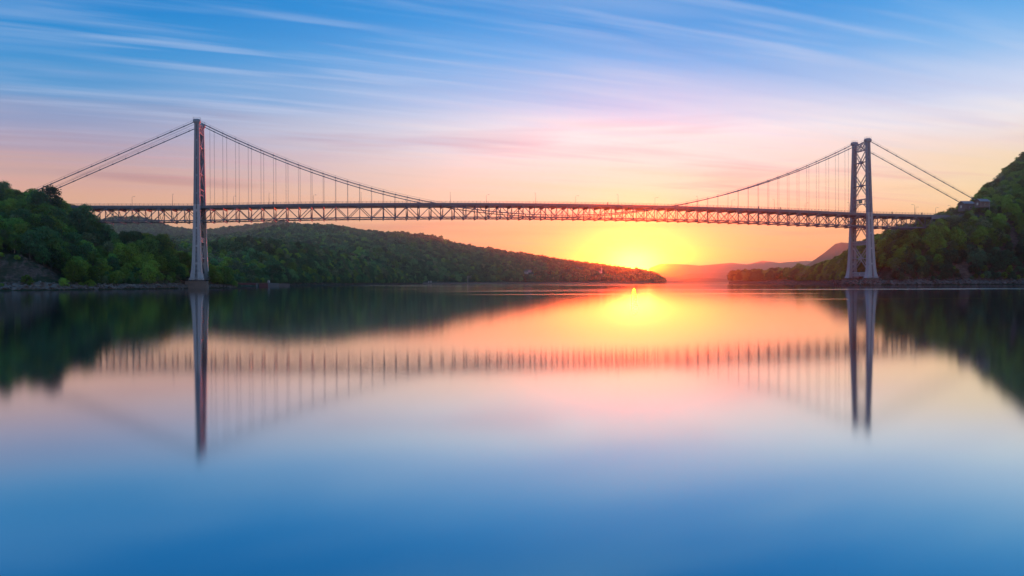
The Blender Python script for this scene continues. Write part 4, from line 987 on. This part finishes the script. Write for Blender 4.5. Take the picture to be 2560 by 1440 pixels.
for x, L, a in ((98, 5.5, .1), (330, 7.0, -.05), (392, 5.0, .08), (262, 4, .2)):
    p = surf(HL, x, 1.7) + Z * .9 + Vector((0, -2.5, -.3)); mb = MB(); mb.tube([(-L / 2, 0, 0), (0, .2, .15), (L / 2, 0, .1)], [.22, .19, .1], 6); mb.tube([(L * .2, .1, .1), (L * .32, -.2, .8)], [.08, .03], 4)
    o = mb.build('driftwood_log', M_WOOD, None, p); o.rotation_euler.z = a; tag(o, 'pale driftwood log lying on the stones of the left shore', 'log', 'driftwood logs on the left shore')

# ------------------------------------------------------------------ railway bridge at the cove behind the left tower
z_ = 800; a, b, c = at(552, 713, z_), at(645, 713, z_ + 12), at(670, 713, z_ + 14)
rw = tag(empty('railway_bridge', (a.x, a.y, 0)), 'low rust red railway bridge across the cove right of the left tower', 'bridge')
def rel(v): return Vector((v[0] - a.x, v[1] - a.y, v[2]))
dr = (c - a); dr.z = 0; L = dr.length; dr.normalize(); nr_ = Vector((-dr.y, dr.x, 0))
def rp(s, w, z): return dr * s + nr_ * w + Z * z
L1 = (b - a).length
for w in (0, 4.5):
    mb = MB(); mb.bar(rp(-2, w, 2.7), rp(L1, w, 2.7), 0.4, 1.3, nr_); mb.bar(rp(-2, w - .1, 3.4), rp(L1, w - .1, 3.4), .7, .15, nr_); mb.bar(rp(-2, w - .1, 2.05), rp(L1, w - .1, 2.05), .7, .15, nr_)
    for q in np.arange(0, L1, 2.2): mb.bar(rp(q, w - .25, 2.1), rp(q, w - .25, 3.4), .12, .14, nr_)
    mb.build('girder', M_RUST, rw)
mb = MB(); mb.bar(rp(-2, 2.2, 3.6), rp(L + 2, 2.2, 3.6), 5.4, 0.25, nr_); mb.build('track_deck', M_CONC, rw)
for w in (1.5, 2.95):
    mb = MB(); mb.bar(rp(-2, w, 3.81), rp(L + 2, w, 3.81), .08, .16, nr_); mb.build('rail', M_RUST, rw)
mb = MB()
for q in np.arange(0, L, 3.0): mb.bar(rp(q, -.3, 3.7), rp(q, -.3, 4.8), .08, .08)
mb.bar(rp(0, -.3, 4.75), rp(L, -.3, 4.75), .07, .07); mb.build('handrail', M_RUST, rw)
mb = MB(); mb.box(rp(L1 * .97, 2.2, .9), 1.4, 6, 5.0, dr, nr_, Z); mb.build('pier', M_CONC, rw)
for k in range(8):
    mb = MB(); q = L1 + 1 + k * (L - L1) / 8; mb.box(rp(q + .55, -.3, 1.0), (L - L1) / 8 - .12, .35, 4.6, dr, nr_, Z); mb.build('sheet_pile', M_RUST, rw)
mb = MB(); mb.box(rp(L + 5, 2.2, 1.6), 10, 5.6, 3.8, dr, nr_, Z); mb.build('abutment', M_CONC, rw)
p = at(672, 705, z_ + 18); p.z = 3.6; mb = MB(); mb.box((0, 0, 1.2), 1.7, 1.5, 2.4); o = tag(empty('signal_hut', p), 'tiny white hut at the end of the rust red railway bridge', 'hut'); mb.build('wall', M_WHITE, o)
mb = MB(); mb.box((0, 0, 2.5), 2.1, 1.9, .2); mb.build('roof', M_CONC, o); mb = MB(); mb.box((.2, -.78, 1.0), .6, .06, 1.6); mb.build('door', M_RUST, o)
# stone wall east of it and railway embankment on the far shore
wl = tag(empty('shore_wall', at(684, 712, 840)), 'short brown stone shore wall right of the railway bridge', 'wall'); base = wl.location.copy(); wl.location.z = 0
for k in range(12):
    for r_ in range(3):
        mb = MB(); mb.box((k * 1.35 + (r_ % 2) * .5, 0, .5 + r_ * 1.0), 1.27, 1.2, .93); mb.build('stone', M_STONE, wl)
mb = MB(); mb.box((7.7, .1, 1.5), 16.6, 1.0, 2.95); mb.build('wall_core', M_CONC, wl)
def shore_line(h, x0, x1, tau, step=10): return [surf(h, x, tau) for x in np.arange(x0, x1, step)]
pts = shore_line(HR, 1000, 1640, 1.15); mb = MB()
for p, q in zip(pts[:-1], pts[1:]):
    p = Vector((p.x, p.y - 3, 1.5)); q = Vector((q.x, q.y - 3, 1.5)); mb.bar(p, q, 3.0, 3.2); mb.bar(p + Z * 1.8, q + Z * 1.8, 5.0, .4)
tag(mb.build('embankment', M_CONC), 'grey railway embankment along the far left shore', kind='structure')
# signal gantry
p = at(1169.5, 708, 2010); p.z = 2.8; g_ = tag(empty('signal_gantry', p), 'pale railway signal mast with side arm on the far shore', 'signal mast')
mb = MB()
for sx_ in (-.8, .8): mb.tube([(sx_, 0, 0), (sx_ * .8, 0, 15)], .28, 6)
for k in range(8): mb.bar((-.8 * (1 if k % 2 else -1), 0, k * 1.8), (.8 * (1 if k % 2 else -1), 0, k * 1.8 + 1.8), .16, .16)
mb.build('mast', M_GALV, g_); mb = MB(); mb.bar((-.8, 0, 15), (8, 0, 15), .45, .45); mb.bar((-.8, 0, 13.0), (8, 0, 13.0), .4, .4)
for k in range(6): mb.bar((k * 1.4, 0, 13), (k * 1.4 + 1.4, 0, 15), .2, .2)
mb.build('arm', M_GALV, g_)
for k in (4.5, 7.0): mb = MB(); mb.box((k, -.4, 14.0), .9, .4, 2.2); mb.build('signal_head', M_RECESS, g_)
for x, s_, lab in ((1072, 1.0, 'left of two tiny white trackside cabinets on the far shore'), (1077.5, 1.25, 'right, larger of two tiny white trackside cabinets on the far shore')):
    p = at(x, 708, 1880); p.z = 3.3; o = tag(empty('trackside_cabinet', p), lab, 'cabinet'); mb = MB(); mb.box((0, 0, 1.5 * s_), 2.2 * s_, 1.6, 3 * s_); mb.build('body', M_WHITE, o); mb = MB(); mb.box((0, 0, 3.1 * s_), 2.5 * s_, 1.9, .2); mb.build('lid', M_GALV, o)
# houses on the far slope
def house(p, L, D_, H, RH, lab, steeple=False):
    r = tag(empty('house' if not steeple else 'church', p - Z * 1.0), lab, 'house' if not steeple else 'church'); r.rotation_euler.z = random.uniform(-.3, .3)
    mb = MB(); mb.box((0, 0, H / 2), L, D_, H); i = len(mb.v); mb.v += [(-L / 2, -D_ / 2, H), (-L / 2, D_ / 2, H), (-L / 2, 0, H + RH), (L / 2, -D_ / 2, H), (L / 2, D_ / 2, H), (L / 2, 0, H + RH)]; mb.f += [(i, i + 1, i + 2), (i + 3, i + 5, i + 4)]
    mb.build('wall', M_WHITE, r); mb = MB()
    for sg_ in (-1, 1):
        e = Vector((0, sg_ * (D_ / 2 + .5), H - .3)); tp = Vector((0, 0, H + RH + .2)); q = Vector((L / 2 + .5, 0, 0)); n_ = Z * .3
        mb.hexa([e - q, e + q, tp + q, tp - q, e - q + n_, e + q + n_, tp + q + n_, tp - q + n_])
    ro = mb.build('roof', M_SLATE, r); mb = MB(); mb.box((L * .25, .6, H + RH), .9, .9, 2.2); mb.build('chimney', M_BRICK, ro)
    for k in range(max(2, int(L / 4))):
        mb = MB(); mb.box((-L / 2 + 2 + k * (L - 4) / max(1, int(L / 4) - 1), -D_ / 2 - .05, H * .55), 1.3, .1, 1.8); mb.build('window', M_GLASS, r)
    if steeple:
        mb = MB(); mb.box((L / 2 + 1, 0, 7), 3.5, 3.5, 14); mb.build('bell_tower', M_WHITE, r); mb = MB(); mb.tube([(L / 2 + 1, 0, 14), (L / 2 + 1, 0, 21)], [2.4, .1], 4); mb.build('spire', M_WHITE, r)
where = ['leftmost of the houses on the far slope', 'in the middle of the village, lowest of a cluster', 'just above and right of the lowest village house', 'at the centre of the far village', 'below the rest of the village houses', 'right of the longest village house', 'alone right of the village cluster', 'standing apart near the glow', 'near the sun glow on the far shore slope']
for (x, y, kk, cdesc), q, wh in zip(HOUSES, hp, where):
    house(q, 17 if kk == 2 else (13 if kk == 1 else 9.5), 9, 5.5 if kk != 3 else 6, 3, cdesc + (' house ' if kk != 3 else ' with pointed steeple ') + wh, kk == 3)

# ------------------------------------------------------------------ haze
mb = MB(); mb.box((0, 5150, 115), 18400, 11500, 234)
m = bpy.data.materials.new('haze_air'); m.use_nodes = True; n = NT(m.node_tree); n.n.clear()
pv = n.new('ShaderNodeVolumePrincipled'); pv.inputs['Color'].default_value = (0.80, 0.90, 1.0, 1); pv.inputs['Density'].default_value = 0.00010; pv.inputs['Anisotropy'].default_value = 0.935
out = n.new('ShaderNodeOutputMaterial'); n.l.new(pv.outputs[0], out.inputs['Volume'])
tag(mb.build('haze', m), 'thin warm evening haze over the river valley', kind='stuff')
